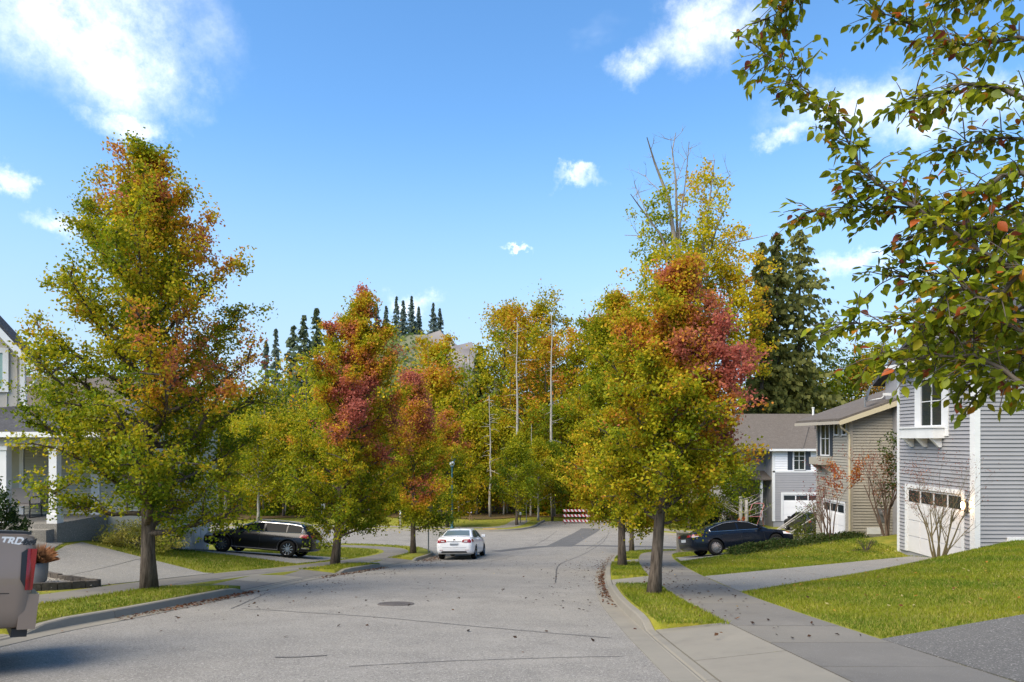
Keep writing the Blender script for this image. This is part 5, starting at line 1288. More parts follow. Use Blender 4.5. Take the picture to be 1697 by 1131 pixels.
# ---- white sedan at the left kerb, seen from behind
c = Car('sedan', 'white sedan parked at the left kerb, seen from behind', 'car', M_pwhite,
        [(-2.33, .40, .70, .72, .66, .60), (-2.30, .34, .90, .93, .78, .70), (-2.24, .30, 1.02, 1.06, .84, .74), (-2.05, .26, 1.05, 1.09, .875, .78), (-1.3, .21, 1.0, 1.05, .89, .82), (0, .20, .96, 1.0, .89, .82), (.95, .20, .94, 1.0, .885, .80), (1.5, .21, .88, .96, .87, .78), (1.95, .24, .80, .89, .82, .72), (2.2, .30, .70, .77, .72, .60), (2.32, .40, .58, .62, .52, .44)], (-1.33, 1.33), .325, .37, .775)
c.cabin([(1.15, .97), (.35, 1.36), (-.15, 1.44), (-.9, 1.41), (-1.2, 1.33), (-1.82, 1.07)], .575, M_tint2, [(-1.42, -1.2), (-1.15, -.28), (-.20, .78)], (1.07, .40), (-1.16, -1.74))
c.wheels((-1.33, 1.33), .325, .775, M_alloy, 10); c.mirrors(.68, .95, .82, M_pwhite)
for sg in (-1, 1): c.decal('rear', [(sg * .36, .83), (sg * .80, .80), (sg * .80, .985), (sg * .40, .95)], M_red, 'tail_lamp', .014); c.decal('rear', [(sg * .46, .86), (sg * .62, .85), (sg * .62, .90), (sg * .46, .90)], M_clear, 'reversing_lamp', .022)
c.both([(-2.22, .82), (-2.0, .86), (-2.05, .97), (-2.2, .97)], M_red, 'tail_lamp')
c.decal('rear', [(-.35, .855), (.35, .855), (.35, .872), (-.35, .872)], M_dark, 'boot_strip', .010); c.decal('rear', [(-.20, .70), (.20, .70), (.20, .82), (-.20, .82)], M_plate, 'number_plate', .014); c.decal('rear', [(-.19, .70), (.19, .70), (.19, .735), (-.19, .735)], M_shut, 'plate_frame', .018)
c.decal('rear', [(-.045, .905), (.045, .905), (.045, .985), (-.045, .985)], M_chrome, 'boot_badge', .012, 2, 2)
c.decal('rear', [(-.62, .34), (.62, .34), (.58, .42), (-.58, .42)], M_black, 'bumper_valance', .012); c.decal('rear', [(-.70, .46), (-.52, .46), (-.52, .475), (-.70, .475)], M_red, 'reflector', .014); c.decal('rear', [(.52, .46), (.70, .46), (.70, .475), (.52, .475)], M_red, 'reflector', .014)
c.decal('rear', [(-.78, .585), (.78, .585), (.78, .595), (-.78, .595)], mat('panel_gap_grey', (.25, .25, .25), .6), 'bumper_line', .006)
MB().tube([(-.95, 0, 1.43), (-1.12, 0, 1.53)], .012, 5).build('aerial', M_black, c.root)
seams(c, (-1.05, -.18, .88), .3, .93); handles(c, (-1.0, -.05), .85, M_pwhite)
yw_ = math.atan2(1, .10); c.place(-3.02 + 2.33 * math.cos(yw_), 33.7 + 2.33 * math.sin(yw_), yw_, road_s, 2.65, .775)

# ---- dark hatchback by the white house
c = Car('hatchback', 'dark grey hatchback parked before the white house garage', 'car', M_pgrey,
        [(-1.95, .42, .85, .88, .66, .60), (-1.9, .36, .98, 1.0, .78, .70), (-1.7, .28, 1.0, 1.04, .86, .78), (0, .22, .96, 1.0, .87, .80), (1.0, .22, .94, 1.0, .86, .78), (1.7, .26, .82, .9, .80, .70), (1.95, .36, .66, .7, .6, .5)], (-1.25, 1.25), .32, .365, .76)
c.cabin([(1.1, .97), (.35, 1.42), (-.3, 1.5), (-1.3, 1.46), (-1.82, 1.02)], .58, M_tint, [(-1.5, -.9), (-.82, -.1), (-.02, .7)], (1.03, .4), (-1.36, -1.76))
c.wheels((-1.25, 1.25), .32, .76, M_alloy, 8); c.mirrors(.65, .96, .8, M_pgrey)
for sg in (-1, 1): c.decal('rear', [(sg * .5, .80), (sg * .76, .80), (sg * .76, 1.0), (sg * .55, 1.0)], M_red, 'tail_lamp', .012)
c.decal('rear', [(-.2, .62), (.2, .62), (.2, .73), (-.2, .73)], M_plate, 'number_plate', .012)
c.place(21.9, 55.5, R(97), lambda x, y: h1(x, y) + .018, 2.5, .76)

# ---- tan pickup at the left edge, tail out of its driveway
c = Car('pickup_truck', 'tan pickup truck with red tail lamp at the left edge of the street', 'truck', M_ptan,
        [(-2.98, .50, 1.36, 1.36, .975, .93), (-2.95, .50, 1.40, 1.40, 1.005, .965), (-2.88, .50, 1.42, 1.42, 1.015, .975), (-2.0, .48, 1.41, 1.41, 1.02, .98), (-.9, .46, 1.38, 1.38, 1.015, .97), (.9, .45, 1.33, 1.36, 1.01, .96), (1.3, .45, 1.28, 1.36, 1.0, .94), (2.3, .48, 1.18, 1.28, .98, .90), (2.8, .52, 1.05, 1.1, .9, .82), (2.95, .60, .9, .92, .8, .7)], (-1.85, 1.85), .41, .48, .86)
c.cabin([(1.45, 1.32), (.65, 1.86), (0, 1.95), (-.8, 1.93), (-1.0, 1.42)], .72, M_tint, [(-.85, -.2), (-.1, .85)], (1.38, .72), (-.83, -.97), None)
c.wheels((-1.85, 1.85), .41, .86, M_alloy, 6, .14); c.mirrors(.85, 1.35, .98, M_black)
MB().box(-2.93, -1.02, -.93, .93, 1.415, 1.445).build('bed_cover', M_black, c.root)
MB().box(-3.06, -2.90, -.99, .99, .50, .84).build('rear_bumper', M_ptan, c.root); MB().box(-3.0, -2.86, -.90, .90, .42, .50).build('bumper_valance', M_black, c.root)
for sd_ in ('left', 'right'):
    c.decal(sd_, [(-2.965, .88), (-2.925, .88), (-2.91, 1.28), (-2.965, 1.28)], M_red, 'tail_lamp', .014, 3, 8); c.decal(sd_, [(-2.925, .90), (-2.875, .98), (-2.86, 1.24), (-2.91, 1.28)], M_black, 'lamp_bezel', .010, 2, 6)
for sg in (-1, 1): MB().box(-2.992, -2.945, sg * .97 - .12, sg * .97 + .035, .88, 1.28).build('tail_lamp', M_red, c.root)
c.both([(-2.96, .845), (-.9, .845), (-.9, .852), (-2.96, .852)], M_dark, 'body_line', off=.004, nu=10, nv=1)
def lettering(txt, size, mt, parent, loc, rot, shear=0.0, name='lettering'):
    cu = bpy.data.curves.new(name, 'FONT'); cu.body = txt; cu.size = size; cu.extrude = .002; cu.shear = shear; cu.offset = .004
    o = bpy.data.objects.new(name, cu); COL.objects.link(o); dg = bpy.context.evaluated_depsgraph_get(); me = bpy.data.meshes.new_from_object(o.evaluated_get(dg)); bpy.data.objects.remove(o)
    r_ = mesh_obj(name, me, mt, parent); r_.location = loc; r_.rotation_euler = rot; return r_
# truck nose points to -x in the world, so its left side faces the camera
lettering('TRD', .10, M_white, c.root, (-2.66, .985, 1.318), (R(90), 0, R(180)), .3); lettering('4x4', .085, M_black, c.root, (-2.84, .985, 1.318), (R(90), 0, R(180)), .3)
c.place(-8.40, 6.66, R(217), road_s, 3.7, .86); c.root.scale = (1.04, 1.04, 1.10)
# ================================================================== shrubs
def shrub(name, label, x, y, rx, ry, hh, n, L, tones, seed, z=None, W=.6, stems=7, cat='shrub', group=None, hollow=.55, low=0.0):
    r = np.random.default_rng(seed); o = empty(name, (x, y, h1(x, y) if z is None else z)); tag(o, label, cat, group)
    b = MB()
    for k in range(stems):
        a = r.uniform(0, 6.28); q = r.uniform(.2, .8); b.tube([(0, 0, -.1), (math.cos(a) * rx * q * .5, math.sin(a) * ry * q * .5, hh * .4), (math.cos(a) * rx * q, math.sin(a) * ry * q, hh * .85)], [.025, .016, .006], 5, False)
    b.build('stems', M_barkd, o, fix=False)
    m = max(14, n // 45); d = unit(r.normal(0, 1, (m, 3))); d[:, 2] = np.abs(d[:, 2]); rad = r.uniform(hollow, 1.0, (m, 1)) * (1 + .14 * snoise(d * 3, 2.0, seed))[:, None]
    C = d * rad * np.array([rx, ry, hh]) + np.array([0, 0, low]); k = r.integers(0, m, n); P = C[k] + r.normal(0, 1, (n, 3)) * np.array([rx, ry, hh * .8]) * .10
    P[:, 2] = np.maximum(P[:, 2], .02); t = np.array(tones)[r.integers(0, len(tones), m)][k]; c = t * r.uniform(.6, 1.3, (n, 1))
    leaf_obj('foliage', P, L, L * W, c, r, o, droop=.1); return o
G1, G2, G3 = (.03, .06, .012), (.06, .10, .018), (.11, .15, .02)
Y1, Y2, Y3 = (.58, .50, .12), (.46, .42, .07), (.26, .27, .04)
shrub('golden_shrub', 'yellow variegated shrub beside the left porch steps', -12.6, 24.1, 1.5, .9, 1.0, 5200, .10, [Y1, Y2, Y3, Y1], 501, W=.35)
shrub('laurel_shrub', 'dark green laurel at the left edge in front of the porch column', -14.75, 20.5, .75, .7, 1.95, 3400, .12, [G1, G2, (.02, .045, .012)], 502, W=.42)
shrub('dry_weed', 'dry weeds at the corner of the grey house driveway', 12.9, 26.9, .6, .5, .45, 700, .06, [(.16, .14, .06), (.10, .10, .04), G2], 503, W=.3)
shrub('cypress_shrub', 'yellow green shrub right of the pale poles', 15.3, 38.0, 1.0, .9, 2.3, 3800, .10, [G2, G3, (.22, .22, .03), (.14, .15, .02)], 504)
shrub('round_shrub', 'low round yellow green shrub at the end of the navy sedan', 13.1, 36.6, .9, .7, .75, 2200, .08, [G3, (.2, .21, .03), (.32, .13, .03)], 505)
for i, (x, y, rx, hh, tn, lab) in enumerate(((13.2, 59.5, 1.8, 2.2, [Y3, G3, (.3, .25, .03)], 'golden bush at the far right corner under the street trees'), (15.4, 60.5, 1.5, 2.1, [(.02, .045, .03), (.03, .06, .04)], 'blue green bush left of the two white birch stems'), (16.9, 62, 1.6, 2.5, [G1, G2], 'dark green bush behind the two white birch stems'), (19.4, 60.9, .9, 1.5, [G1, G2, G3], 'green bush behind the pink frame'), (10.8, 61, 1.6, 1.9, [G1, G3, (.28, .12, .02)], 'mixed bush at the wood edge right of the barricade'))):
    shrub('garden_bush', lab, x, y, rx, rx * .8, hh, 2600, .16, tn, 510 + i)
shrub('orange_bush', 'small bush of dry orange leaves behind the navy sedan roof', 16.6, 54.0, .45, .4, 1.25, 500, .16, [(.42, .15, .04), (.34, .10, .03)], 520, hollow=.2)
# low spreading cover along the bank
r = np.random.default_rng(31); n = 9000; x = r.uniform(8.6, 14.6, n); y = 29.6 + (x - 8.6) * .22 + r.normal(0, .42, n); hh = .38 * np.exp(-((y - (29.6 + (x - 8.6) * .22)) / .6) ** 2) * (1 + .3 * np.sin(x * 3.1) * np.sin(y * 4))
P = np.c_[x, y, H(x, y) + hh * r.uniform(.2, 1.05, n)]; c = np.array([G1, G2, (.10, .11, .03)])[r.integers(0, 3, n)] * r.uniform(.6, 1.3, (n, 1))
o = leaf_obj('ground_cover', P, .09, .06, c, r, None); tag(o, 'low dark green ground cover along the bank before the beige house', 'ground cover', kind='stuff')

def bare_shrub(name, label, x, y, hh, spread, seed, stems, bark, leaves=(), z=None, fine=2, lean=(0, 0)):
    rr = random.Random(seed); o = empty(name, (x, y, h1(x, y) if z is None else z)); tag(o, label, 'shrub'); b = MB(); tips = []
    def grow(p, d, l, rad, lev):
        pts = [p]
        for k in range(4):
            d = (d + Vector((rr.gauss(0, .10), rr.gauss(0, .10), .05))).normalized(); pts.append(pts[-1] + d * l / 4)
        b.tube(pts, [rad * (1 - .6 * i / 4) for i in range(5)], 5 if lev > 1 else 3, False)
        if lev == 0: tips.append(pts[-1]); tips.append(pts[2]); return
        for k in range(3 if lev > 1 else 4):
            i = rr.randint(1, 4); a = rr.uniform(0, 6.28); sd_ = Vector((math.cos(a), math.sin(a), 0)); dd = (d * .85 + sd_ * .55 + Vector((0, 0, .2))).normalized(); grow(pts[i], dd, l * rr.uniform(.5, .72), rad * (1 - .6 * i / 4) * .62, lev - 1)
    for k in range(stems):
        a = 6.283 * k / stems + rr.uniform(-.3, .3); out = rr.uniform(.35, 1.0) * spread / hh; d = Vector((math.cos(a) * out + lean[0], math.sin(a) * out + lean[1], 1)).normalized()
        grow(Vector((math.cos(a) * .08, math.sin(a) * .08, -.05)), d, hh * rr.uniform(.46, .58), .030 * hh / 3, fine + 1)
    b.build('branches', bark, o, fix=False)
    r = np.random.default_rng(seed); T = np.array([tuple(t) for t in tips])
    for (cnt, size, tones, reg) in leaves:
        q = T if reg is None else T[(T[:, 0] > reg[0]) & (T[:, 0] < reg[1]) & (T[:, 2] > reg[2]) & (T[:, 2] < reg[3])]
        if len(q) == 0: continue
        P = q[r.integers(0, len(q), cnt)] + r.normal(0, .07, (cnt, 3)); c = np.array(tones)[r.integers(0, len(tones), cnt)] * r.uniform(.7, 1.25, (cnt, 1)); leaf_obj('leaves', P, size, size * .7, c, r, o)
    return o
M_twig = mat('olive_twig_bark', (.12, .092, .042), .85, var=.4, vscale=4); M_twig2 = mat('brown_twig_bark', (.13, .085, .06), .85, var=.4, vscale=4)
RD = [(.30, .09, .06), (.36, .13, .08), (.25, .07, .05)]
bare_shrub('bare_maple', 'nearly bare multi stemmed maple before the grey house garage', 12.35, 21.35, 3.1, 1.35, 601, 8, M_twig, [(700, .04, [(.25, .09, .06), (.22, .08, .06), (.30, .12, .08)], None), (600, .04, [(.34, .16, .11), (.30, .13, .08)], (-2, -.2, 1.0, 3.2))], fine=3)
bare_shrub('bare_maple', 'sparse red leaved maple before the beige house garage', 13.05, 30.6, 3.6, 1.5, 602, 7, M_twig2, [(500, .07, [(.28, .06, .05), (.22, .05, .05)], None), (650, .10, [(.48, .20, .04), (.45, .13, .03), (.40, .09, .03)], (.2, 2.5, 1.7, 4))], fine=2)
bare_shrub('climbing_shrub', 'tall leafy shrub against the beige side wall beside the grey house', 15.0, 29.6, 4.3, .75, 603, 6, M_twig2, [(1500, .10, [G2, G3, G1], (-.2, 2, 1.0, 5)), (900, .06, [(.34, .14, .08), (.30, .11, .07)], (-2, .3, .6, 3.4))], fine=2)

# ================================================================== street furniture and garden things
# planted bed with block edging, gravel and pot
M_block = mat('edging_block', (.085, .07, .055), .95, var=.4, vscale=7, bump=.7, bscale=25)
bed = empty('planting_bed', (-11.5, 17, h1(-11.5, 17))); tag(bed, 'gravel bed edged with dark stone blocks beside the left driveway', 'flower bed')
ol = [(-9.98, 17.15), (-10.6, 16.15), (-11.4, 15.7), (-14.6, 15.3)]; bk = [(-9.98, 17.2), (-11.5, 18.0), (-13.2, 18.85), (-14.6, 19.0)]
rb = random.Random(3)
for line in (ol, bk):
    L_ = smooth_line(line, .31)
    for i in range(len(L_) - 1):
        a, c_ = L_[i], L_[i + 1]; d = (c_ - a) / np.linalg.norm(c_ - a); nn = np.array([-d[1], d[0]]); b = MB(); hz_ = rb.uniform(.15, .18)
        pts = []
        for (t, s_) in ((.008, -.06), (.302, -.06), (.302, .06), (.008, .06)):
            q = a + d * t + nn * s_; pts.append((q[0], q[1], h1(*q) - .05))
        b.prism(pts, (0, 0, hz_ + .05)); ob_ = B(b, 'edging_block', M_block, bed, bed.location)
poly = np.array(ol[::-1] + bk); xs_ = np.linspace(-14.6, -9.98, 30); rows = []
up = np.interp(xs_, [p[0] for p in bk][::-1], [p[1] for p in bk][::-1]); lo = np.interp(xs_, [p[0] for p in ol][::-1], [p[1] for p in ol][::-1])
for i, x in enumerate(xs_): rows.append([(x, lo[i] + (up[i] - lo[i]) * v, h1(x, lo[i] + (up[i] - lo[i]) * v) + .05) for v in np.linspace(0, 1, 8)])
M_grav = ground_mat('gravel', [(.30, .27, .22), (.20, .18, .15), (.36, .33, .28)], (18, 45), .9, 1.0, 60, [((.5, .47, .42), 40, .62), ((.06, .05, .04), 45, .62)])
B(MB().grid(rows), 'gravel_surface', M_grav, bed, bed.location)
r = np.random.default_rng(5); b = MB()
for k in range(900):
    i = r.integers(0, 29); x = xs_[i] + r.uniform(0, .15); v = r.uniform(.05, .95); y = lo[i] + (up[i] - lo[i]) * v; s_ = r.uniform(.012, .03); z = h1(x, y) + .055
    b.add([(x - s_, y, z), (x, y - s_, z), (x + s_, y, z), (x, y + s_, z), (x, y, z + s_ * .9)], [(0, 1, 4), (1, 2, 4), (2, 3, 4), (3, 0, 4)])
tag(B(b, 'pebbles', M_grav, bed, bed.location, fix=False), kind='stuff')
M_pot = mat('grey_glazed_pot', (.16, .165, .17), .55, var=.12, vscale=6)
px_, py_ = -11.3, 17.0; pot = empty('plant_pot', (px_, py_, h1(px_, py_) + .05)); tag(pot, 'round grey plant pot in the gravel bed', 'plant pot')
MB().lathe([(.14, 0), (.19, .06), (.215, .28), (.22, .48), (.20, .50), (.185, .49), (.18, .42)], 26).build('pot_body', M_pot, pot, True); MB().lathe([(.18, .40), (.18, .44)], 20).build('soil', M_soil, pot)
dg_ = empty('ornamental_grass', (px_, py_, pot.location.z + .42)); tag(dg_, 'dry orange ornamental grass growing in the grey pot', 'plant')
r = np.random.default_rng(9); n = 900; a = r.uniform(0, 6.283, n); sp_ = np.abs(r.normal(0, .5, n)); ln = r.uniform(.25, .5, n); base_ = np.c_[np.cos(a) * .06, np.sin(a) * .06, np.zeros(n)]
d1 = np.c_[np.cos(a) * sp_ * .55, np.sin(a) * sp_ * .55, np.ones(n) * .8]; d1 = unit(d1); mid = base_ + d1 * (ln * .6)[:, None]; tip = mid + unit(d1 + np.c_[np.cos(a), np.sin(a), -1.1 * np.ones(n)] * sp_[:, None]) * (ln * .5)[:, None]
sd3 = np.c_[-np.sin(a), np.cos(a), np.zeros(n)] * .006; V = np.stack([base_ - sd3, base_ + sd3, mid + sd3, tip, mid - sd3], 1).reshape(-1, 3); F5 = np.arange(n * 5).reshape(-1, 5)
c = np.array([.42, .22, .12]) * r.uniform(.6, 1.3, (n, 1)); me = np_mesh('blades', V, F5, np.repeat(c, 5, 0)); mesh_obj('blades', me, M_leaf, dg_)
# block pier behind the navy sedan
pr = empty('stone_pier', (8.55, 38.0, h1(8.55, 38.0))); tag(pr, 'short grey stone block pier behind the navy sedan', 'pier')
for i in range(4): MB().box(-.24 + .01 * (i % 2), .24 + .01 * (i % 2), -.24, .24, i * .26 + .004, i * .26 + .252).build('stone_block', mat('rough_stone', (.17, .155, .13), .95, var=.35, vscale=7, bump=.9, bscale=18), pr)
MB().box(-.29, .29, -.29, .29, 1.044, 1.12).build('cap_stone', M_conc, pr)
# striped barricades closing the stub road
M_bred = mat('barricade_red', (.34, .03, .04), .5); M_frame = mat('barricade_frame', (.16, .03, .03), .6, .2)
def barricade(label, x, y, w, rails):
    z = road_s(x, y); o = empty('barricade', (x, y, z)); tag(o, label, 'barricade', 'striped barricades at the end of the stub road')
    for px2 in (.2, w - .2): MB().box(px2 - .03, px2 + .03, .02, .08, 0, rails[-1] + .2).build('post', M_frame, o); MB().box(px2 - .03, px2 + .03, -.5, .6, 0, .05).build('foot', M_frame, o)
    for rz_ in rails:
        rl = MB().box(0, w, -.02, .02, rz_, rz_ + .2).build('rail', M_bred, o); k = .0
        while k < w - .2:
            MB().prism([(k + .02, -.024, rz_ + .2), (k + .17, -.024, rz_ + .2), (k + .30, -.024, rz_), (k + .15, -.024, rz_)], (0, .003, 0)).build('white_stripe', M_white, rl); k += .33
barricade('striped barricade with three rails, left one at the road end', 3.95, 65.0, 2.3, (.12, .58, 1.04)); barricade('striped barricade with lower rails, right one at the road end', 6.2, 65.4, 2.2, (.10, .52))
# mailboxes, poles, signs, lamp
def pole(name, label, x, y, hh, rad, mt, cat='pole', z=None):
    o = empty(name, (x, y, h1(x, y) if z is None else z)); tag(o, label, cat); MB().tube([(0, 0, -.1), (0, 0, hh)], rad, 8).build('post', mt, o); return o
M_galv = mat('galvanised_steel', (.30, .31, .32), .45, .7)
for i, x in enumerate((-.18, .12)):
    o = empty('mailbox', (x, 63.9, h1(x, 63.9))); tag(o, ('left' if i == 0 else 'right') + ' one of two white mailboxes by the small tree', 'mailbox', 'white mailboxes'); MB().box(-.04, .04, -.04, .04, 0, .75).build('post', M_barkd, o)
    MB().prism([(-.1, -.24, .75), (.1, -.24, .75), (.1, -.24, .88), (.06, -.24, .95), (-.06, -.24, .95), (-.1, -.24, .88)], (0, .5, 0)).build('box', M_white, o)
o = pole('sign_post', 'thin grey sign post right of the mailboxes', .66, 64.3, 1.95, .035, M_galv, 'sign post'); MB().box(-.2, .2, -.02, -.005, 1.55, 1.95).build('sign_plate', M_galv, o)
o = pole('sign_post', 'thin grey sign post beside the white sedan', -4.75, 38.0, 2.5, .035, M_galv, 'sign post'); MB().box(-.22, .22, .03, .045, 1.95, 2.5).build('sign_plate', M_galv, o)
o = pole('sign_post', 'thin grey sign post across the lawn from the black estate car', -13.2, 48.5, 2.4, .035, M_galv, 'sign post'); MB().box(-.2, .2, .03, .045, 1.9, 2.4).build('sign_plate', M_galv, o)
o = empty('trail_sign', (-4.5, 66.0, h1(-4.5, 66.0))); tag(o, 'small white and purple sign on wooden posts on the far verge', 'sign'); M_wood = mat('post_wood', (.24, .15, .09), .85, var=.3, vscale=6)
MB().box(-.03, .03, -.03, .03, 0, .95).build('post', M_wood, o); MB().prism([(.22, -.03, 0), (.28, -.03, 0), (.10, -.03, .75), (.04, -.03, .75)], (0, .06, 0)).build('brace', M_wood, o)
sg_ = MB().box(-.2, .2, -.06, -.04, .72, 1.16).build('board', mat('sign_lilac', (.62, .56, .80), .5), o); MB().box(-.1, .1, -.066, -.061, .82, 1.06).build('emblem', mat('sign_purple', (.20, .12, .35), .5), sg_)
o = empty('marker_post', (-9.6, 58.6, h1(-9.6, 58.6))); tag(o, 'white utility marker post across the side street', 'post'); MB().box(-.09, .09, -.09, .09, 0, .95).build('lower_post', M_conc, o); MB().box(-.05, .05, -.05, .05, .95, 1.5).build('upper_post', M_white, o)
M_teal = mat('lamp_post_teal', (.03, .10, .12), .5, .2)
lp = empty('street_lamp', (-5.35, 57.9, h1(-5.35, 57.9))); tag(lp, 'blue green street lamp post at the far left corner', 'street lamp')
MB().lathe([(.17, 0), (.17, .12), (.12, .2), (.11, .9), (.085, 1.0), (.06, 4.9)], 14).build('post', M_teal, lp); MB().lathe([(.06, 4.9), (.16, 4.96), (.16, 5.0), (.10, 5.02)], 12).build('collar', M_teal, lp)
MB().lathe([(.12, 5.02), (.22, 5.2), (.20, 5.46), (.12, 5.5)], 12).build('lantern_glass', mat('lantern_glass', (.55, .58, .58), .2), lp, True); MB().lathe([(.30, 5.48), (.30, 5.56), (.10, 5.68), (.03, 5.80)], 12).build('lantern_cap', M_teal, lp)
# pink practice frame, birch stems and poles by the white house
M_pink = mat('pink_frame', (.55, .20, .20), .5); x, y = 19.0, 58.3; fr = empty('rebound_frame', (x, y, h1(x, y))); tag(fr, 'leaning pink tube frame on the lawn left of the white house', 'frame')
MB().tube([(-.95, 0, 0), (-.15, .25, 1.9), (.0, .3, 2.0), (.75, .3, 2.0), (.82, .28, 1.85), (.05, 0, 0), (-.95, 0, 0)], .035, 6).build('main_frame', M_pink, fr); MB().tube([(.55, .2, 1.35), (1.05, 1.0, 0)], .03, 6).build('rear_leg', M_pink, fr); MB().tube([(-.35, .2, 1.35), (.1, 1.0, 0)], .03, 6).build('rear_leg', M_pink, fr); MB().tube([(-.55, .1, .95), (.45, .1, .95)], .025, 6).build('crossbar', M_pink, fr)
for i, (x, hh) in enumerate(((17.5, 2.6), (17.95, 2.35))):
    o = empty('birch_stem', (x, 57.2, h1(x, 57.2))); tag(o, ('left' if i == 0 else 'right') + ' one of two cut white birch stems on the far lawn', 'tree stump', 'white birch stems'); MB().tube([(0, 0, -.1), (.02, 0, hh * .5), (0, 0, hh)], [.17, .15, .13], 9).build('stem', M_barkw, o, True)
    rr = random.Random(70 + i)
    for k in range(5): b = MB(); dead_limb(b, rr, Vector((0, 0, hh * rr.uniform(.4, .95))), Vector((rr.choice((-1, 1)) * (1 if i else 1), rr.gauss(0, .4), rr.uniform(.1, .6))).normalized(), rr.uniform(1, 2.2), .035, 1); b.build('branch', M_barkw, o, fix=False)
for i, (a, c_) in enumerate((((16.2, 48.2), (19.75, 48.0, -4.15)), ((16.35, 48.35), (19.9, 48.3, -4.4)), ((17.2, 48.0), (19.9, 47.8, -4.9)))):
    o = empty('pale_pole', (a[0], a[1], h1(*a))); tag(o, ['topmost of three pale poles propped beyond the navy sedan bonnet', 'middle one of three pale poles propped beyond the navy sedan bonnet', 'lowest of three pale poles propped beyond the navy sedan bonnet'][i], 'pole', 'pale propped poles'); p1_ = Vector(c_) - Vector(o.location)
    MB().tube([(0, 0, 0), tuple(p1_)], .04, 6).build('shaft', M_barkw, o)
    q0, q1_ = p1_ * .94, Vector((p1_.x * .94 + .1, .05, 0))
    q1_.z = h1(o.location.x + q1_.x, o.location.y + q1_.y) - o.location.z; MB().tube([tuple(q0), tuple(q1_)], .03, 5).build('prop', M_barkd, o)

# ================================================================== the near tree whose boughs hang in from the right
T0 = (3.1, 3.4); tz = h1(*T0); nt = empty('near_pear_tree', (T0[0], T0[1], tz)); tag(nt, 'near pear tree with glossy green and orange leaves hanging in from the right', 'tree')
O = Vector(nt.location); b = MB(); rr = random.Random(21)
b.tube([Vector((0, 0, -.1)), Vector((.02, .02, 1.2)), Vector((0, .05, 2.4)), Vector((.05, .1, 3.6)), Vector((.05, .15, 5.2)), Vector((.1, .2, 6.6))], [.17, .135, .12, .09, .05, .015], 12, True)
def tk(z): return Vector((.03, .08, z - O.z)) + O
paths = [[tk(.15), (1720, 480, 3.9), (1600, 400, 4.1), (1500, 335, 4.3), (1440, 290, 4.4), (1385, 200, 4.5), (1320, 135, 4.6), (1255, 78, 4.65)],
         [tk(1.4), (1720, 70, 4.2), (1610, 78, 4.3), (1530, 50, 4.5), (1445, 15, 4.6)], [tk(1.1), (1720, 175, 4.0), (1610, 140, 4.2), (1545, 160, 4.3), (1495, 168, 4.4)],
         [tk(.6), (1720, 300, 4.0), (1620, 312, 4.1), (1540, 345, 4.3), (1430, 340, 4.5), (1335, 352, 4.6)], [tk(-.1), (1720, 570, 3.9), (1600, 520, 4.1), (1500, 540, 4.3), (1395, 535, 4.5)],
         [tk(-.25), (1720, 650, 3.8), (1610, 590, 4.0), (1510, 598, 4.2), (1450, 588, 4.3)], [tk(2.2), (1600, -180, 4.2), (1420, -110, 4.5), (1330, -30, 4.6), (1295, 15, 4.7), (1262, 35, 4.7)],
         [tk(.8), (1725, 245, 4.4), (1620, 235, 4.6), (1560, 255, 4.7)], [tk(.3), (1720, 420, 4.3), (1640, 440, 4.5), (1540, 460, 4.7), (1460, 455, 4.8)], [tk(0), (1720, 510, 4.5), (1620, 575, 4.4), (1560, 590, 4.5)],
         [tk(0.2), (1720, 455, 3.7), (1650, 500, 3.8), (1590, 480, 3.9), (1540, 500, 4.0)], [tk(-.2), (1720, 600, 4.1), (1660, 620, 4.2), (1590, 640, 4.3)], [tk(.4), (1720, 395, 4.2), (1650, 390, 4.3), (1580, 370, 4.4), (1500, 400, 4.6)], [tk(.0), (1725, 540, 4.4), (1660, 545, 4.5), (1590, 560, 4.6), (1520, 580, 4.7)], [tk(1.8), (1740, -60, 4.3), (1640, -20, 4.5), (1560, 10, 4.6)], [tk(.5), (1730, 360, 4.6), (1650, 350, 4.8), (1580, 420, 4.9)], [tk(2.6), (1500, -330, 3.6), (1300, -420, 3.9)], [tk(2.9), (2200, -300, 3.9), (2500, -250, 4.4)], [tk(1.2), (2300, 100, 3.6), (2700, 150, 3.9)], [tk(2.0), Vector((2.6, 2.2, 2.6)), Vector((2.0, 1.2, 3.0))], [tk(1.3), Vector((4.0, 2.6, 1.9)), Vector((4.9, 2.0, 2.4))], [tk(3.2), Vector((3.6, 4.4, 4.2)), Vector((3.4, 5.2, 4.8))]]
lp_, ld_ = [], []
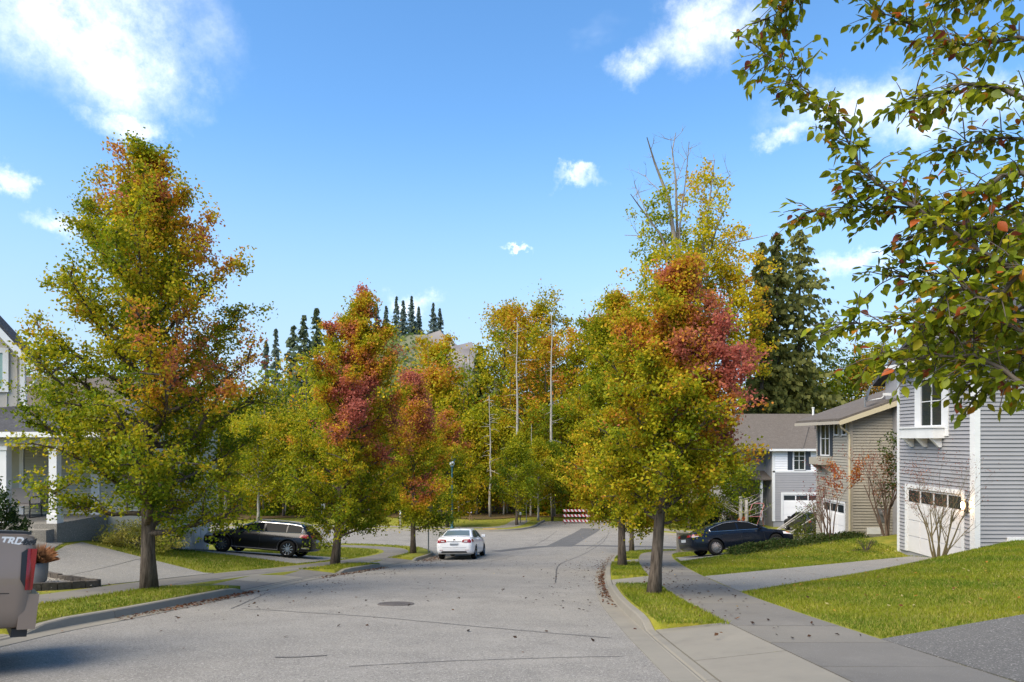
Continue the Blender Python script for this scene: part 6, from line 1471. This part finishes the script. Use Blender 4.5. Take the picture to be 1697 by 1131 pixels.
for pth in paths:
    P = [Vector(p) if isinstance(p, Vector) else px3(*p) for p in pth]; P = [p - O for p in P]
    F_ = []
    for i in range(len(P) - 1):
        a0 = P[max(i - 1, 0)]; a1, a2 = P[i], P[i + 1]; a3 = P[min(i + 2, len(P) - 1)]
        for t in (0, .25, .5, .75): F_.append(.5 * ((2 * a1) + (a2 - a0) * t + (2 * a0 - 5 * a1 + 4 * a2 - a3) * t * t + (3 * a1 - a0 - 3 * a2 + a3) * t ** 3) + Vector((rr.gauss(0, .006), rr.gauss(0, .006), rr.gauss(0, .006))))
    F_.append(P[-1]); n = len(F_); b.tube(F_, [max(.0032, .019 * (1 - i / (n - 1)) ** 1.1) for i in range(n)], 6, False)
    for i in range(4, n):
        seg = F_[i] - F_[i - 1]
        for k in range(max(1, int(seg.length / .032))): lp_.append(F_[i - 1] + seg * rr.random()); ld_.append(seg.normalized())
        for _ in range(4 if seg.length > .06 else 2):
            q0 = F_[i - 1].lerp(F_[i], rr.random()); d = (seg.normalized() * .7 + Vector((rr.gauss(0, .6), rr.gauss(0, .6), rr.gauss(.05, .55)))).normalized(); l = rr.uniform(.10, .30); q1_ = q0 + d * l * .5 + Vector((0, 0, .01)); q2 = q0 + d * l + Vector((0, 0, -.02))
            b.tube([q0, q1_, q2], [.0045, .0035, .002], 4, False)
            for k in range(int(l / .032) + 2): u = (k + rr.random()) / (int(l / .032) + 2); lp_.append(q0.lerp(q2, .2 + .8 * u)); ld_.append(d)
b.build('trunk', M_barkd, nt, True, fix=False)
M_pl = leaf_mat('pear_leaf', .45, .4)
tones = [(.165, .205, .010), (.21, .245, .011), (.125, .165, .010), (.26, .275, .013), (.34, .29, .015), (.165, .20, .016), (.46, .19, .02), (.42, .10, .025), (.20, .05, .03)]
wts = [.21, .24, .16, .16, .09, .08, .035, .015, .01]
variants = []
for vi in range(4):
    rv = random.Random(vi); curl = rv.uniform(-.25, .35); fold = rv.uniform(.15, .5); prof = [(0, .0), (.12, .30), (.32, .5), (.55, .46), (.78, .26), (1.0, 0)]; V, Fq = [], []
    for (u, w) in prof:
        zc = curl * (u - .3) ** 2 * .8; V += [(u, -w * .62, zc + fold * w * .55 + rv.gauss(0, .012)), (u, 0, zc), (u, w * .62, zc + fold * w * .55 + rv.gauss(0, .012))]
    for i in range(5): Fq += [(i * 3, i * 3 + 1, i * 3 + 4, i * 3 + 3), (i * 3 + 1, i * 3 + 2, i * 3 + 5, i * 3 + 4)]
    variants.append((np.array(V), np.array(Fq)))
lm = {}
for vi, (V, Fq) in enumerate(variants):
    for ti, t in enumerate(tones):
        me = np_mesh('leaf', V, Fq, np.tile(np.array(t), (len(V), 1)) * np.random.default_rng(vi * 9 + ti).uniform(.88, 1.12, (len(V), 1))); me.materials.append(M_pl); me.polygons.foreach_set('use_smooth', np.ones(len(me.polygons), bool)); lm[vi, ti] = me
items = []
for p, d in zip(lp_, ld_):
    a = (d * .45 + Vector((rr.gauss(0, .55), rr.gauss(0, .55), rr.gauss(-.55, .45)))).normalized(); nrm = Vector((rr.gauss(0, .6), rr.gauss(-.25, .6), 1)).normalized(); s_ = a.cross(nrm)
    if s_.length < .05: continue
    s_.normalize(); nrm = s_.cross(a); size = rr.uniform(.043, .080); pos = p + a * .022
    M_ = Matrix(((a.x * size, s_.x * size, nrm.x * size, pos.x), (a.y * size, s_.y * size, nrm.y * size, pos.y), (a.z * size, s_.z * size, nrm.z * size, pos.z), (0, 0, 0, 1)))
    w = pos + O; inview = w.y > .5 and 1150 < 860 + w.x / w.y * 1200 < 1710 and -10 < 728 - w.z / w.y * 1200 < 700; items.append((0 if inview else 1, -size / max(w.y, .3), rr.randrange(4), rr.choices(range(9), wts)[0], M_))
items.sort(key=lambda t: t[:2])
for it in items[:300]:
    o = bpy.data.objects.new('leaf', lm[it[2], it[3]]); COL.objects.link(o); o.parent = nt; o.matrix_local = it[4]
Vs, Fs, Cs, nb = [], [], [], 0
for it in items[300:]:
    V, Fq = variants[it[2]]; Mx = np.array(it[4]); Vs.append(V @ Mx[:3, :3].T + Mx[:3, 3]); Fs.append(Fq + nb); nb += len(V); Cs.append(np.tile(np.array(tones[it[3]]) * rr.uniform(.85, 1.15), (len(V), 1)))
o = mesh_obj('foliage', np_mesh('foliage', np.vstack(Vs), np.vstack(Fs), np.vstack(Cs)), M_pl, nt, True); tag(o, kind='stuff')
print('near leaves', len(items), 'in view', sum(1 for i in items if i[0] == 0))
